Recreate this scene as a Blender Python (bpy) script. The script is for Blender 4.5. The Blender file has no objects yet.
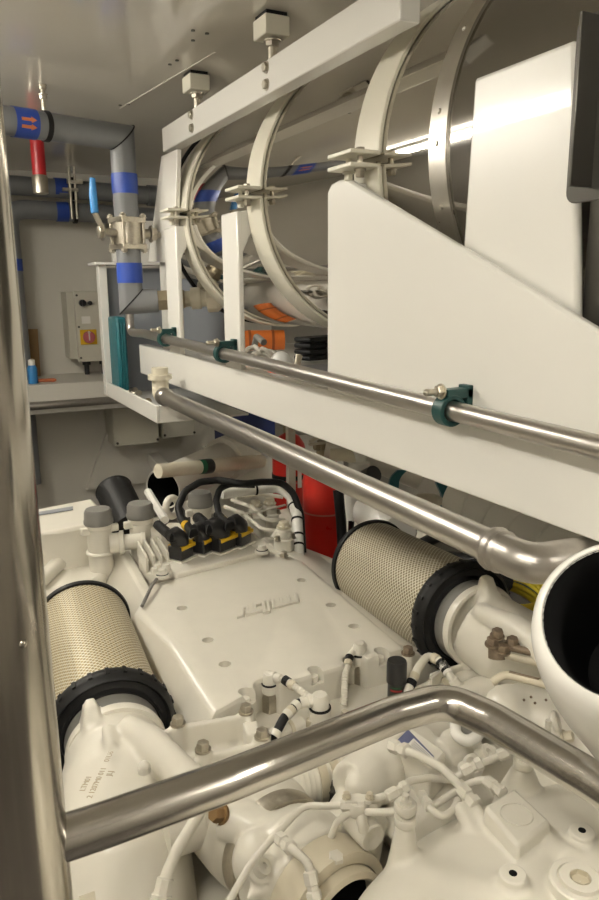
import bpy, bmesh, math, random
from mathutils import Vector as V, Matrix as Mx
random.seed(7)
PI = math.pi
scn = bpy.context.scene
COL = scn.collection
# ------------------------------------------------------------------ camera
f = 732.0
pit, yaw, rol = math.radians(12.55), math.radians(27.0), math.radians(-0.45)
CAM = V((0, 0, 1.65))
cy, sy, cp, sp = math.cos(yaw), math.sin(yaw), math.cos(pit), math.sin(pit)
cF = V((sy*cp, cy*cp, -sp)); r0 = V((cy, -sy, 0)); u0 = V((sy*sp, cy*sp, cp))
cR = r0*math.cos(rol) + u0*math.sin(rol); cU = -r0*math.sin(rol) + u0*math.cos(rol)
cam = bpy.data.cameras.new('camera'); co = bpy.data.objects.new('camera', cam); COL.objects.link(co)
cam.sensor_fit = 'VERTICAL'; cam.sensor_height = 36; cam.lens = 36*f/900; cam.clip_start = 0.02
m = Mx.Identity(4)
for i in range(3):
    m[i][0], m[i][1], m[i][2], m[i][3] = cR[i], cU[i], -cF[i], CAM[i]
co.matrix_world = m
scn.camera = co

def at(x, y, **k):
    """point of a measured sight line on a known plane X / Y / Z or at a known depth"""
    d = cR*(x-299.5) + cU*(450-y) + cF*f
    if 'X' in k: t = (k['X']-CAM.x)/d.x
    elif 'Y' in k: t = (k['Y']-CAM.y)/d.y
    elif 'Z' in k: t = (k['Z']-CAM.z)/d.z
    else: t = k['d']/f
    return CAM + d*t

# ------------------------------------------------------------------ materials
MAT = {}
def mat(name, col, rough=0.4, metal=0.0, noise=0.0, bump=0.0, scale=30, coat=0.0, emit=0.0, aniso=False, spec=0.5, stretch=None):
    if name in MAT: return MAT[name]
    m = bpy.data.materials.new(name); m.use_nodes = True
    nt = m.node_tree; b = nt.nodes['Principled BSDF']; L = nt.links
    b.inputs['Base Color'].default_value = (*col, 1); b.inputs['Roughness'].default_value = rough
    b.inputs['Metallic'].default_value = metal; b.inputs['Coat Weight'].default_value = coat
    b.inputs['Specular IOR Level'].default_value = spec
    if emit:
        b.inputs['Emission Color'].default_value = (*col, 1); b.inputs['Emission Strength'].default_value = emit
    if noise or bump:
        tc = nt.nodes.new('ShaderNodeTexCoord'); n = nt.nodes.new('ShaderNodeTexNoise')
        n.inputs['Scale'].default_value = scale; n.inputs['Detail'].default_value = 5
        src = tc.outputs['Object']
        if stretch:
            mp = nt.nodes.new('ShaderNodeMapping'); mp.inputs['Scale'].default_value = stretch
            L.new(src, mp.inputs['Vector']); src = mp.outputs['Vector']
        L.new(src, n.inputs['Vector'])
        if noise:
            mx = nt.nodes.new('ShaderNodeMix'); mx.data_type = 'RGBA'
            mx.inputs[6].default_value = (*[c*(1-noise) for c in col], 1)
            mx.inputs[7].default_value = (*[min(1, c*(1+noise*0.6)) for c in col], 1)
            L.new(n.outputs['Fac'], mx.inputs[0]); L.new(mx.outputs[2], b.inputs['Base Color'])
            mr = nt.nodes.new('ShaderNodeMapRange'); mr.inputs[3].default_value = rough*0.75; mr.inputs[4].default_value = min(1, rough*1.3)
            L.new(n.outputs['Fac'], mr.inputs[0]); L.new(mr.outputs[0], b.inputs['Roughness'])
        if bump:
            bp = nt.nodes.new('ShaderNodeBump'); bp.inputs['Strength'].default_value = bump; bp.inputs['Distance'].default_value = 0.004
            L.new(n.outputs['Fac'], bp.inputs['Height']); L.new(bp.outputs[0], b.inputs['Normal'])
    MAT[name] = m
    return m
CREAM = mat('engine_paint', (.71, .68, .595), .33, 0, .06, .06, 22, coat=.15)
WHITE = mat('frame_paint', (.80, .785, .73), .27, coat=.2)
STRAP = mat('strap_paint', (.73, .70, .59), .35, 0, .03, .02, 20)
CEIL = mat('ceiling_laminate', (.68, .645, .57), .12, 0, .04, .02, 3, coat=.3)
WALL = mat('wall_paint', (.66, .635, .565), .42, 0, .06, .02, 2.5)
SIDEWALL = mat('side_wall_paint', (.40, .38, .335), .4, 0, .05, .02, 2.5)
FLOOR = mat('floor_plate', (.12, .11, .10), .5, 0, .2, .2, 40)
STEEL = mat('brushed_stainless', (.50, .475, .44), .33, 1.0, .14, .0, 14, stretch=(8, .6, 8))
STEELX = mat('polished_rail_stainless', (.52, .495, .455), .22, 1.0, .18, .02, 16, stretch=(.8, 9, 9))
STEELZ = mat('polished_post_stainless', (.50, .47, .415), .17, 1.0, .25, .03, 14, stretch=(9, 9, .5))
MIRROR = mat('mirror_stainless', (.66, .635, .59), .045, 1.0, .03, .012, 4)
DARKREFL = mat('mirror_stainless_dark_reflection', (.36, .345, .32), .09, 1.0, .06, .015, 5)  # same mirror steel, the reflection of dark surroundings put into its base colour
BAND = mat('band_stainless', (.62, .59, .53), .3, 1.0, .1, 0, 30)
NUT = mat('zinc_bolt', (.50, .46, .38), .35, .9, .25, .05, 120)
RUSTY = mat('tarnished_bolt', (.27, .21, .15), .5, .6, .4, .2, 150)
BLACK = mat('black_rubber', (.010, .010, .010), .5, 0, .2, .03, 60, spec=.25)
BLACKP = mat('black_plastic', (.016, .016, .017), .32)
GREYP = mat('grey_pvc', (.185, .19, .195), .42, 0, .08, .02, 12)
GREYCAP = mat('grey_cap', (.17, .165, .15), .5)
BLUE = mat('blue_band', (.02, .06, .33), .4)
BLUEH = mat('blue_handle', (.03, .20, .48), .4)
ORANGE = mat('orange_arrow', (.55, .16, .06), .5)
RED = mat('extinguisher_red', (.55, .02, .012), .3, 0, .05, 0, 5)
REDP = mat('fire_pipe_red', (.45, .02, .025), .35)
YELLOW = mat('yellow_plastic', (.65, .40, .01), .4)
YELCAB = mat('yellow_cable', (.62, .50, .03), .45)
TEAL = mat('teal_plastic', (.010, .12, .145), .42, 0, .08, .02, 20)
GREEN = mat('clamp_green', (.008, .055, .052), .45)
SLATE = mat('slate_panel', (.25, .265, .285), .4, 0, .05, .01, 6)
BOXG = mat('box_grey', (.52, .50, .42), .45)
PVC = mat('cream_pvc', (.68, .63, .50), .4, 0, .06)
DUCTIN = mat('dark_inside', (.008, .008, .008), .9, spec=.1)
DARK = mat('dark_steel', (.085, .08, .07), .3, .6, .15, .02, 10)
WOOD = mat('raw_wood', (.27, .16, .06), .6, 0, .3, .1, 14, stretch=(1, 1, .2))
BLUEBOX = mat('navy_plastic', (.012, .025, .12), .4)
BRASS = mat('brass', (.40, .345, .24), .4, .7, .2, 0, 60)
LABEL = mat('label_white', (.75, .73, .68), .45)
LABELB = mat('label_blue', (.10, .11, .20), .45)
GRIME = mat('stamped_ink', (.40, .34, .235), .6)
ROPE = mat('white_rope', (.62, .59, .52), .8, 0, .2, .5, 90)
CLEAR = mat('frosted_dome', (.70, .70, .68), .3)
DGREEN = mat('printed_green', (.01, .07, .03), .4)
OILSTAIN = mat('brown_plug', (.22, .13, .05), .5, 0, .2)
COLLAR = mat('collar_paint', (.60, .545, .42), .45, 0, .1, .05, 30)

def filter_mat(name, wire, gap, dark):
    m = bpy.data.materials.new(name); m.use_nodes = True
    nt = m.node_tree; L = nt.links; b = nt.nodes['Principled BSDF']; b.inputs['Roughness'].default_value = .45
    tc = nt.nodes.new('ShaderNodeTexCoord'); sx = nt.nodes.new('ShaderNodeSeparateXYZ'); L.new(tc.outputs['Object'], sx.inputs[0])
    def mt(op, a, bb=None):
        n = nt.nodes.new('ShaderNodeMath'); n.operation = op
        for i, v in enumerate((a, bb)):
            if v is None: continue
            if isinstance(v, (int, float)): n.inputs[i].default_value = v
            else: L.new(v, n.inputs[i])
        return n.outputs[0]
    ang = mt('ARCTAN2', sx.outputs[0], sx.outputs[2])
    u = mt('MULTIPLY', ang, 32.0); v = mt('MULTIPLY', sx.outputs[1], 262.0)
    s1 = mt('ABSOLUTE', mt('SINE', mt('ADD', u, v))); s2 = mt('ABSOLUTE', mt('SINE', mt('SUBTRACT', u, v)))
    h = mt('MINIMUM', s1, s2)
    k = nt.nodes.new('ShaderNodeMapRange'); k.inputs[1].default_value = .28; k.inputs[2].default_value = .5; L.new(h, k.inputs[0])
    # pleats of the paper seen through the screen
    pl = mt('ADD', mt('MULTIPLY', mt('SINE', mt('MULTIPLY', ang, 60.0)), .5), .5)
    n = nt.nodes.new('ShaderNodeTexNoise'); n.inputs['Scale'].default_value = 9; L.new(tc.outputs['Object'], n.inputs['Vector'])
    g1 = nt.nodes.new('ShaderNodeMix'); g1.data_type = 'RGBA'; g1.inputs[6].default_value = (*gap, 1); g1.inputs[7].default_value = (*dark, 1)
    L.new(mt('MULTIPLY', mt('ADD', pl, n.outputs['Fac']), .55), g1.inputs[0])
    c = nt.nodes.new('ShaderNodeMix'); c.data_type = 'RGBA'; L.new(k.outputs[0], c.inputs[0])
    c.inputs[6].default_value = (*wire, 1); L.new(g1.outputs[2], c.inputs[7])
    L.new(c.outputs[2], b.inputs['Base Color'])
    bp = nt.nodes.new('ShaderNodeBump'); bp.invert = True; bp.inputs['Strength'].default_value = .6; bp.inputs['Distance'].default_value = .002
    L.new(k.outputs[0], bp.inputs['Height']); L.new(bp.outputs[0], b.inputs['Normal'])
    b.inputs['Metallic'].default_value = .15
    return m
FILT = filter_mat('filter_screen', (.72, .68, .56), (.40, .31, .14), (.20, .15, .06))
FILT2 = filter_mat('filter_screen_grey', (.62, .58, .47), (.26, .22, .13), (.15, .12, .07))

# ------------------------------------------------------------------ mesh helpers
def frame(axis):
    z = V(axis).normalized(); t = V((0, 0, 1)) if abs(z.z) < .9 else V((0, 1, 0))
    x = t.cross(z).normalized(); y = z.cross(x)
    return x, y, z
def fillet(pts, r, n=6):
    pts = [V(p) for p in pts]; out = [pts[0]]
    for i in range(1, len(pts)-1):
        p, a, b = pts[i], pts[i-1]-pts[i], pts[i+1]-pts[i]
        la, lb = a.length, b.length
        if la < 1e-6 or lb < 1e-6: continue
        a, b = a/la, b/lb
        ang = a.angle(b)
        if ang > PI-.03: out.append(p); continue
        d = min(r/math.tan(ang/2), la*.48, lb*.48); p0, p1 = p+a*d, p+b*d
        for k in range(n+1):
            t = k/n; out.append(p0*(1-t)**2 + p*2*t*(1-t) + p1*t*t)
    out.append(pts[-1])
    return out
class M:
    def __init__(s): s.bm = bmesh.new()
    def face(s, vs):
        try: return s.bm.faces.new(vs)
        except ValueError: return None
    def rings(s, rings, cap=True, closed=False):
        R = [[s.bm.verts.new(p) for p in r] for r in rings]
        n = len(R[0]); rng = range(len(R)) if closed else range(len(R)-1)
        for i in rng:
            A, B = R[i], R[(i+1) % len(R)]
            for j in range(n): s.face((A[j], A[(j+1) % n], B[(j+1) % n], B[j]))
        if cap and not closed: s.face(R[0][::-1]); s.face(R[-1])
        return s
    def box(s, c, d, rz=0, rot=None):
        h = V(d)/2; r = rot or Mx.Rotation(rz, 3, 'Z'); c = V(c)
        q = lambda x, y, z: c + r @ V((x*h.x, y*h.y, z*h.z))
        return s.rings([[q(-1, -1, k), q(1, -1, k), q(1, 1, k), q(-1, 1, k)] for k in (-1, 1)])
    def bx(s, x0, x1, y0, y1, z0, z1): return s.box(((x0+x1)/2, (y0+y1)/2, (z0+z1)/2), (x1-x0, y1-y0, z1-z0))
    def tube(s, pts, r, n=14, fil=0, cap=True, closed=False):
        pts = fillet(pts, fil) if fil else [V(p) for p in pts]
        rs = r if isinstance(r, (list, tuple)) else [r]*len(pts)
        x = None; out = []
        circ = [(math.cos(2*PI*k/n), math.sin(2*PI*k/n)) for k in range(n)]
        if closed:
            for i, p in enumerate(pts):
                t = (pts[(i+1) % len(pts)] - pts[i-1]).normalized()
                if x is None: x = frame(t)[0]
                x = (x - t*x.dot(t)).normalized(); y = t.cross(x)
                out.append([p + (x*a + y*b)*rs[i] for a, b in circ])
            return s.rings(out, cap, closed)
        dr = [(b-a).normalized() for a, b in zip(pts, pts[1:])]
        x = frame(dr[0])[0]
        for i, p in enumerate(pts):
            d0 = dr[max(i-1, 0)]; y = d0.cross(x); rg = []
            d1 = dr[min(i, len(dr)-1)]; t = (d0+d1)
            t = t.normalized() if t.length > .4 else d0
            for a, b in circ:
                o = (x*a + y*b)*rs[i]
                rg.append(p + o - d0*(o.dot(t)/max(.35, d0.dot(t))))
            out.append(rg)
            if 0 < i < len(pts)-1:
                x = d0.rotation_difference(d1) @ x; x = (x - d1*x.dot(d1)).normalized()
        return s.rings(out, cap, closed)
    def cyl(s, a, b, r, r1=None, n=24): return s.tube([a, b], [r, r if r1 is None else r1], n)
    def lathe(s, o, axis, prof, n=48, cap=True, closed=False):
        x, y, z = frame(axis); o = V(o)
        return s.rings([[o + z*h + (x*math.cos(2*PI*k/n) + y*math.sin(2*PI*k/n))*max(r, 1e-4) for k in range(n)] for r, h in prof], cap, closed)
    def arc_band(s, o, axis, prof, a0, a1, n=32, ref=None):
        """part of a lathe between two angles, closed profile"""
        x, y, z = frame(axis); o = V(o)
        if ref is not None:
            x = (V(ref) - z*V(ref).dot(z)).normalized(); y = z.cross(x)
        return s.rings([[o + z*h + (x*math.cos(a) + y*math.sin(a))*r for r, h in prof] for a in [a0+(a1-a0)*k/n for k in range(n+1)]])
    def prism(s, poly, vec):
        vec = V(vec); return s.rings([[V(p) for p in poly], [V(p)+vec for p in poly]])
    def sph(s, c, r, rot=None, n=20):
        r = V((r, r, r)) if isinstance(r, (int, float)) else V(r); rot = rot or Mx.Identity(3); c = V(c)
        rr = []
        for i in range(n//2+1):
            t = PI*i/(n//2); t = min(max(t, .02), PI-.02)
            rr.append([c + rot @ V((r.x*math.sin(t)*math.cos(2*PI*k/n), r.y*math.sin(t)*math.sin(2*PI*k/n), -r.z*math.cos(t))) for k in range(n)])
        return s.rings(rr)
    def torus(s, c, axis, R, r, n=36, k=10):
        x, y, z = frame(axis); c = V(c)
        return s.tube([c + (x*math.cos(2*PI*i/n) + y*math.sin(2*PI*i/n))*R for i in range(n)], r, k, closed=True)
    def hexb(s, p, axis, r, h):
        z = V(axis).normalized(); p = V(p)
        s.cyl(p, p+z*h*.22, r*1.25, n=18)
        x, y, _ = frame(z)
        R = lambda hh, k: [p+z*hh + (x*math.cos(PI*i/3) + y*math.sin(PI*i/3))*r*k for i in range(6)]
        return s.rings([R(h*.2, 1), R(h*.85, 1), R(h, .82)])
def ob(name, mm, material, parent=None, bev=0, remesh=0, sharp=38, sub=0, smooth=0):
    bm = mm.bm; bmesh.ops.recalc_face_normals(bm, faces=bm.faces)
    me = bpy.data.meshes.new(name); bm.to_mesh(me); bm.free()
    me.materials.append(material)
    o = bpy.data.objects.new(name, me); COL.objects.link(o)
    loc = parent['_loc'] if parent is not None else None
    if parent is None:
        xs = [v.co for v in me.vertices]
        loc = V((sum(v.x for v in xs)/len(xs), sum(v.y for v in xs)/len(xs), min(v.z for v in xs)))
        me.transform(Mx.Translation(-loc)); o.location = loc; o['_loc'] = loc
    else:
        loc = V(loc); me.transform(Mx.Translation(-loc)); o.parent = parent; o['_loc'] = loc
    if not remesh:
        me.shade_smooth(); me.set_sharp_from_angle(angle=math.radians(sharp))
    if bev:
        b = o.modifiers.new('bevel', 'BEVEL'); b.width = bev; b.segments = 2; b.limit_method = 'ANGLE'; b.angle_limit = math.radians(42)
    if sub:
        b = o.modifiers.new('sub', 'SUBSURF'); b.levels = b.render_levels = sub
    if remesh:
        b = o.modifiers.new('fuse', 'REMESH'); b.mode = 'VOXEL'; b.voxel_size = remesh; b.use_smooth_shade = True
        b = o.modifiers.new('soft', 'SMOOTH'); b.factor = .5; b.iterations = smooth or 6
    return o
def tag(o, label, cat, group=None):
    o['label'] = label; o['category'] = cat
    if group: o['group'] = group
    return o
def thing(name, loc, label, cat, group=None):
    o = bpy.data.objects.new(name, None); COL.objects.link(o); o.location = V(loc); o['_loc'] = V(loc); o.empty_display_size = .05
    return tag(o, label, cat, group)
def struct(name, mm, material, bev=0):
    o = ob(name, mm, material, None, bev); o['kind'] = 'structure'; return o
def text_mesh(name, s, size, depth, material, o, xdir, ydir, parent):
    cu = bpy.data.curves.new(name, 'FONT'); cu.body = s; cu.size = size; cu.extrude = depth; cu.align_x = 'CENTER'; cu.align_y = 'CENTER'
    t = bpy.data.objects.new(name, cu); COL.objects.link(t)
    dg = bpy.context.evaluated_depsgraph_get(); me = bpy.data.meshes.new_from_object(t.evaluated_get(dg))
    bpy.data.objects.remove(t)
    x = V(xdir).normalized(); z = x.cross(V(ydir)).normalized(); y = z.cross(x)
    mm = Mx(((x.x, y.x, z.x, o[0]), (x.y, y.y, z.y, o[1]), (x.z, y.z, z.z, o[2]), (0, 0, 0, 1)))
    me.transform(mm); me.transform(Mx.Translation(-V(parent['_loc']))); me.materials.clear(); me.materials.append(material)
    ob_ = bpy.data.objects.new(name, me); COL.objects.link(ob_); ob_.parent = parent; ob_['_loc'] = parent['_loc']
    return ob_
X_, Y_, Z_ = V((1, 0, 0)), V((0, 1, 0)), V((0, 0, 1))
E_ = V((math.sin(math.radians(3.3)), math.cos(math.radians(3.3)), 0))     # engine axis
T_ = V((E_.y, -E_.x, 0))                                                   # across the engine
ERZ = -math.radians(3.3)
# ================================================================== the room
CZ, YF, XL, XR, YB = 2.445, 5.6, -1.3, 2.6, -1.7
struct('floor', M().bx(XL, XR, YB, YF, -.06, 0), FLOOR)
struct('ceiling', M().bx(XL, XR, YB, YF, CZ, CZ+.06), CEIL)
struct('wall_far', M().bx(XL, XR, YF, YF+.08, 0, CZ), WALL)
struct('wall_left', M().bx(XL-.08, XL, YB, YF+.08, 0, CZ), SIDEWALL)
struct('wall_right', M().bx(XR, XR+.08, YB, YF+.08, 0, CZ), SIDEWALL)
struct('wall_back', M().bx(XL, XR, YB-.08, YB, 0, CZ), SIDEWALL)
# ceiling panel joint strip with rivets
t = M(); a, b = at(120, 108, Z=CZ), at(215, 52, Z=CZ)
t.tube([(a.x, a.y, CZ-.002), (b.x, b.y, CZ-.0005)], .0015, 6); struct('trim_1', t, CEIL)
t = M()
for q in ((170, 64), (177, 60), (193, 30), (207, 33), (193, 40), (128, 104), (120, 105)):
    p = at(*q, Z=CZ); t.cyl((p.x, p.y, CZ-.004), (p.x, p.y, CZ), .007, n=10)
struct('trim_2', t, DARK)
# vertical joint of the far wall lining and the lining under the bench
t = M().bx(.62, .66, YF-.035, YF, 1.1, 2.02); struct('trim_3', t, WALL)
t = M().bx(1.22, 1.235, YF-.02, YF, 0, 1.0); struct('trim_4', t, WALL)
g = at(115, 470, Y=YF-.05); h = at(150, 450, Y=YF-.05)
t = M().prism([(1.0, YF-.06, .15), (1.75, YF-.06, .15), (1.75, YF-.06, .45), (1.45, YF-.06, .62), (1.2, YF-.06, .62)], (0, .06, 0)); struct('trim_5', t, WALL)

# ------------------------------------------------------------------ lights of the room, last one added (out of frame, seen in the reflections)
def strip(name, x, y0, y1, w, power, label):
    # bare twin tube fixture under the ceiling
    t = thing(name, (x, (y0+y1)/2, CZ-.05), label, 'lamp', 'ceiling strip lights')
    ob('housing', M().bx(x-w/2-.02, x+w/2+.02, y0-.02, y1+.02, CZ-.04, CZ-.001), WHITE, t, .004)
    for dx in (-.045, .045):
        tb = ob('tube', M().cyl((x+dx, y0, CZ-.075), (x+dx, y1, CZ-.075), .019, n=12), glow, t)
    for yy in (y0-.005, y1+.005): ob('lamp_holder', M().bx(x-.075, x+.075, yy-.012, yy+.012, CZ-.10, CZ-.04), WHITE, t)
glow = bpy.data.materials.new('lamp_glow'); glow.use_nodes = True
_b = glow.node_tree.nodes['Principled BSDF']; _b.inputs['Emission Color'].default_value = (1, .94, .835, 1); _b.inputs['Emission Strength'].default_value = 61
strip('strip_light', -.55, -.5, 1.0, .16, 42, 'ceiling strip light above the gangway beside the guard rail')
strip('strip_light', -.3, 2.2, 3.9, .16, 44, 'ceiling strip light above the gangway beyond the pillar')
strip('strip_light', 1.2, -1.4, -.3, .16, 26, 'ceiling strip light behind the viewer to the right')
strip('strip_light', 2.2, .9, 2.6, .16, 20, 'added ceiling strip light that brightens the space right of the tank')  # added lamp, brightens the space beyond the tank
w = bpy.data.worlds.new('world'); scn.world = w; w.use_nodes = True; w.node_tree.nodes['Background'].inputs[0].default_value = (.5, .47, .42, 1); w.node_tree.nodes['Background'].inputs[1].default_value = .3
scn.view_settings.view_transform = 'Standard'; scn.view_settings.look = 'None'; scn.view_settings.gamma = 1; scn.view_settings.exposure = 0.0

# ================================================================== tank
TX, TZ, TR = 1.515, 1.952, .468
tank = thing('exhaust_tank', (TX, 1.8, TZ-TR), 'large polished stainless cylindrical tank lying in the white support frame', 'tank')
prof = [(.0, 3.40)] + [(TR*.93*math.sin(a), 3.345+.06*math.cos(a)) for a in (.3, .7, 1.1, 1.4)] + [(TR-.012, 3.345), (TR, 3.33), (TR, 1.375)]
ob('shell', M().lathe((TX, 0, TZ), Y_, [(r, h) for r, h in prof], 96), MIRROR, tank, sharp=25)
ob('end_section', M().lathe((TX, 0, TZ), Y_, [(TR-.001, 1.376), (TR-.001, .15), (.001, .15)], 96), DARKREFL, tank, sharp=25)
ob('end_ring', M().lathe((TX, 0, TZ), Y_, [(TR, 3.336), (TR+.008, 3.332), (TR+.008, 3.318), (TR, 3.314)], 96, cap=False, closed=True), BLACK, tank)
bd = ob('joint_band', M().lathe((TX, 0, TZ), Y_, [(TR-.002, 1.405), (TR+.006, 1.405), (TR+.006, 1.345), (TR-.002, 1.345)], 96, cap=False, closed=True), BAND, tank, .001)
for a in (150, 172, 180, 196, 214):
    d = V((math.cos(math.radians(a)), 0, -math.sin(math.radians(a-180)) if 0 else math.sin(math.radians(a))))
    p = V((TX, 1.375, TZ)) + d*(TR+.005)
    ob('rivet', M().cyl(p, p+d*.005, .007, .004, 12), BAND, tank)
# clamp straps round the tank
def strap(yc, label):
    t = thing('clamp_strap', (TX, yc, TZ-TR-.01), label, 'clamp', 'painted clamp straps round the tank')
    w, o, i = .052, TR+.011, TR+.001
    pf = [(i, -w), (o, -w), (o, w), (i, w)]
    for nm, a0, a1, zt in (('upper_band', 7, 172.5, 1), ('lower_band', -7, -172.5, -1)):
        mm = M().arc_band((TX, yc, TZ), Y_, pf, math.radians(a0+0), math.radians(a1), 40, ref=(-1, 0, 0))
        q = ob(nm, mm, STRAP, t, .002)
        if zt > 0: zf = TZ+.058
        else: zf = TZ-.0
    return t
def strap2(yc, label, hw=.058):
    t = thing('clamp_strap', (TX, yc, TZ-TR-.01), label, 'clamp', 'painted clamp straps round the tank')
    zt, zb = 1.968, 1.938          # the two flange tabs
    def band(z0, z1, sgn):
        o, i = TR+.012, TR+.001
        a0 = math.asin((z0-TZ)/TR); 
        pf = [(i, -hw), (o, -hw), (o, hw), (i, hw)]
        if sgn > 0: r = (a0, PI-a0)
        else: r = (a0, -PI-a0)
        n = 44
        mm = M(); O = V((TX, yc, TZ))
        mm.rings([[O + V((-math.cos(a)*r_, h, math.sin(a)*r_)) for r_, h in pf] for a in [r[0]+(r[1]-r[0])*k/n for k in range(n+1)]])
        xe = TX - math.sqrt(o*o-(z0-TZ)**2)
        for sx in (-1, 1):
            xx = xe if sx < 0 else 2*TX-xe
            mm.box((xx+sx*.035, yc, z0), (.085, hw*2, .010))
        return mm
    ob('upper_band', band(zt, 0, 1), STRAP, t, .0025); ob('lower_band', band(zb, 0, -1), STRAP, t, .0025)
    for dy in (-.028, .028):
        p = V((TX-TR-.045, yc+dy, zb-.012))
        ob('flange_bolt', M().hexb(p+V((0, 0, .006)), -Z_, .012, .02).hexb(p+V((0, 0, .044)), Z_, .012, .012).cyl(p, p+V((0, 0, .05)), .007), NUT if dy < 0 else STRAP, t)
    return t
strap2(3.115, 'painted clamp strap round the tank end nearest the ball valve')
strap2(2.36, 'middle painted clamp strap between the two slim frame posts')
strap2(1.655, 'painted clamp strap above the big triangular gusset plate')

# ================================================================== support frame
fr = thing('tank_support_frame', (1.0, 2.4, 1.2), 'white painted steel frame carrying the polished tank', 'frame')
ob('top_beam', M().bx(1.0, 1.055, 1.465, 3.225, 2.216, 2.311), WHITE, fr, .004)
for yy in (2.84, 2.16):
    for zz in (2.29, 2.243):
        ob('beam_bolt', M().hexb((1.0, yy-.0, zz), -X_, .014, .012), NUT, fr)
pl = [at(*q, X=1.012) for q in ((161, 156), (177, 149), (174, 262), (148, 262))]
ob('end_column', M().prism(pl, (.02, 0, 0)), WHITE, fr, .003)
ob('bottom_beam', M().bx(1.0, 1.05, .30, 3.79, 1.216, 1.366), WHITE, fr, .005)
ob('rear_beam', M().bx(1.95, 2.0, .30, 3.79, 1.216, 1.366), WHITE, fr, .005)
ob('tray_plate', M().bx(1.05, 1.95, .30, 3.6, 1.34, 1.352), WHITE, fr)
ob('tray_back_lip', M().bx(1.62, 1.64, 1.6, 2.62, 1.352, 1.46), WHITE, fr, .003)
def gus(y0, y1, z0, x=1.0):
    m_ = M().bx(x, x+.022, y0, y1, z0, 1.905)
    m_.prism([(x+.01, y0+.001, 1.904), (x+.085, y0+.001, 1.918), (x+.085, y0+.001, 1.895), (x+.01, y0+.001, 1.745)], (0, .016, 0))
    return m_
ob('post', gus(2.42, 2.57, 1.36), WHITE, fr, .006)
ob('post', gus(3.10, 3.265, 1.36), WHITE, fr, .006)
ob('brace_post', M().bx(1.06, 1.085, 3.42, 3.56, 1.36, 1.83), WHITE, fr, .004)
# gusset plates
pl = [at(*q, X=1.0) for q in ((327, 192), (331, 184), (338, 180), (347, 179), (599, 331), (760, 428))]
pl += [V((1.0, pl[-1].y, 1.36)), V((1.0, pl[0].y, 1.36))]
g_ = M().prism(pl, (.022, 0, 0))
g_.prism([(1.02, 1.655, 1.905), (1.11, 1.655, 1.905), (1.11, 1.655, 1.88), (1.02, 1.655, 1.77)], (0, .016, 0))
ob('gusset_plate', g_, WHITE, fr, .006)
pl = [at(*q, X=1.035) for q in ((474, 78), (574, 39), (577, 330), (459, 300))]
ob('upright_plate', M().prism(pl, (.02, 0, 0)), WHITE, fr, .008)
# ceiling mounts
for yy, n in ((2.87, 'far'), (2.19, 'near')):
    t = thing('isolation_mount', (1.04, yy, 2.36), 'square cream mount between the ceiling and the %s end of the beam' % n if n == 'far' else 'square cream mount between ceiling and beam, nearer the viewer', 'mount', 'ceiling mounts of the beam')
    ob('block', M().bx(.992, 1.072, yy-.046, yy+.046, 2.379, 2.434), STRAP, t, .004)
    ob('gap_shade', M().bx(.998, 1.066, yy-.04, yy+.04, 2.434, CZ+.0), BLACK, t)  # black block put in for the dark gap between mount and ceiling
    ob('stud', M().cyl((1.035, yy, 2.30), (1.035, yy, 2.39), .014).hexb((1.035, yy, 2.376), -Z_, .022, .02), NUT, t)
# dark brackets at the right
d0 = at(577, 26, X=.955); d1 = at(568, 204, X=.955)
t = thing('steel_bracket', (.96, d0.y, d1.z), 'dark grey steel bracket plate with rounded corners beside the upright white plate', 'bracket')
def rrect(y0, y1, z0, z1, x, r, n=5):
    out = []
    for cy_, cz_, a0 in ((y1-r, z1-r, 0), (y0+r, z1-r, 90), (y0+r, z0+r, 180), (y1-r, z0+r, 270)):
        for k in range(n+1):
            a = math.radians(a0+90*k/n); out.append(V((x, cy_+r*math.cos(a), cz_+r*math.sin(a))))
    return out
ob('plate', M().prism(rrect(.62, d0.y, d1.z, d0.z+.01, .955, .018), (.006, 0, 0)), DARK, t, .0015)
for zz in (d0.z-.06, d1.z+.08): ob('spacer_bolt', M().cyl((.955, d0.y-.10, zz), (1.036, d0.y-.10, zz), .012, n=16), DARK, t)
e = at(589, 100, X=.949)
ob('rib', M().bx(.91, .956, e.y-.012, e.y-.006, d1.z+.02, d0.z), DARK, t, .0015)
d2 = at(575, 320, X=1.06)
t = thing('steel_side_panel', (1.06, .7, d2.z), 'dark grey steel panel behind the bracket at the right edge', 'panel')
ob('sheet', M().prism(rrect(.45, at(589, 230, X=1.06).y, 1.45, 2.2, 1.058, .012), (.006, 0, 0)), DARK, t, .001)

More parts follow.
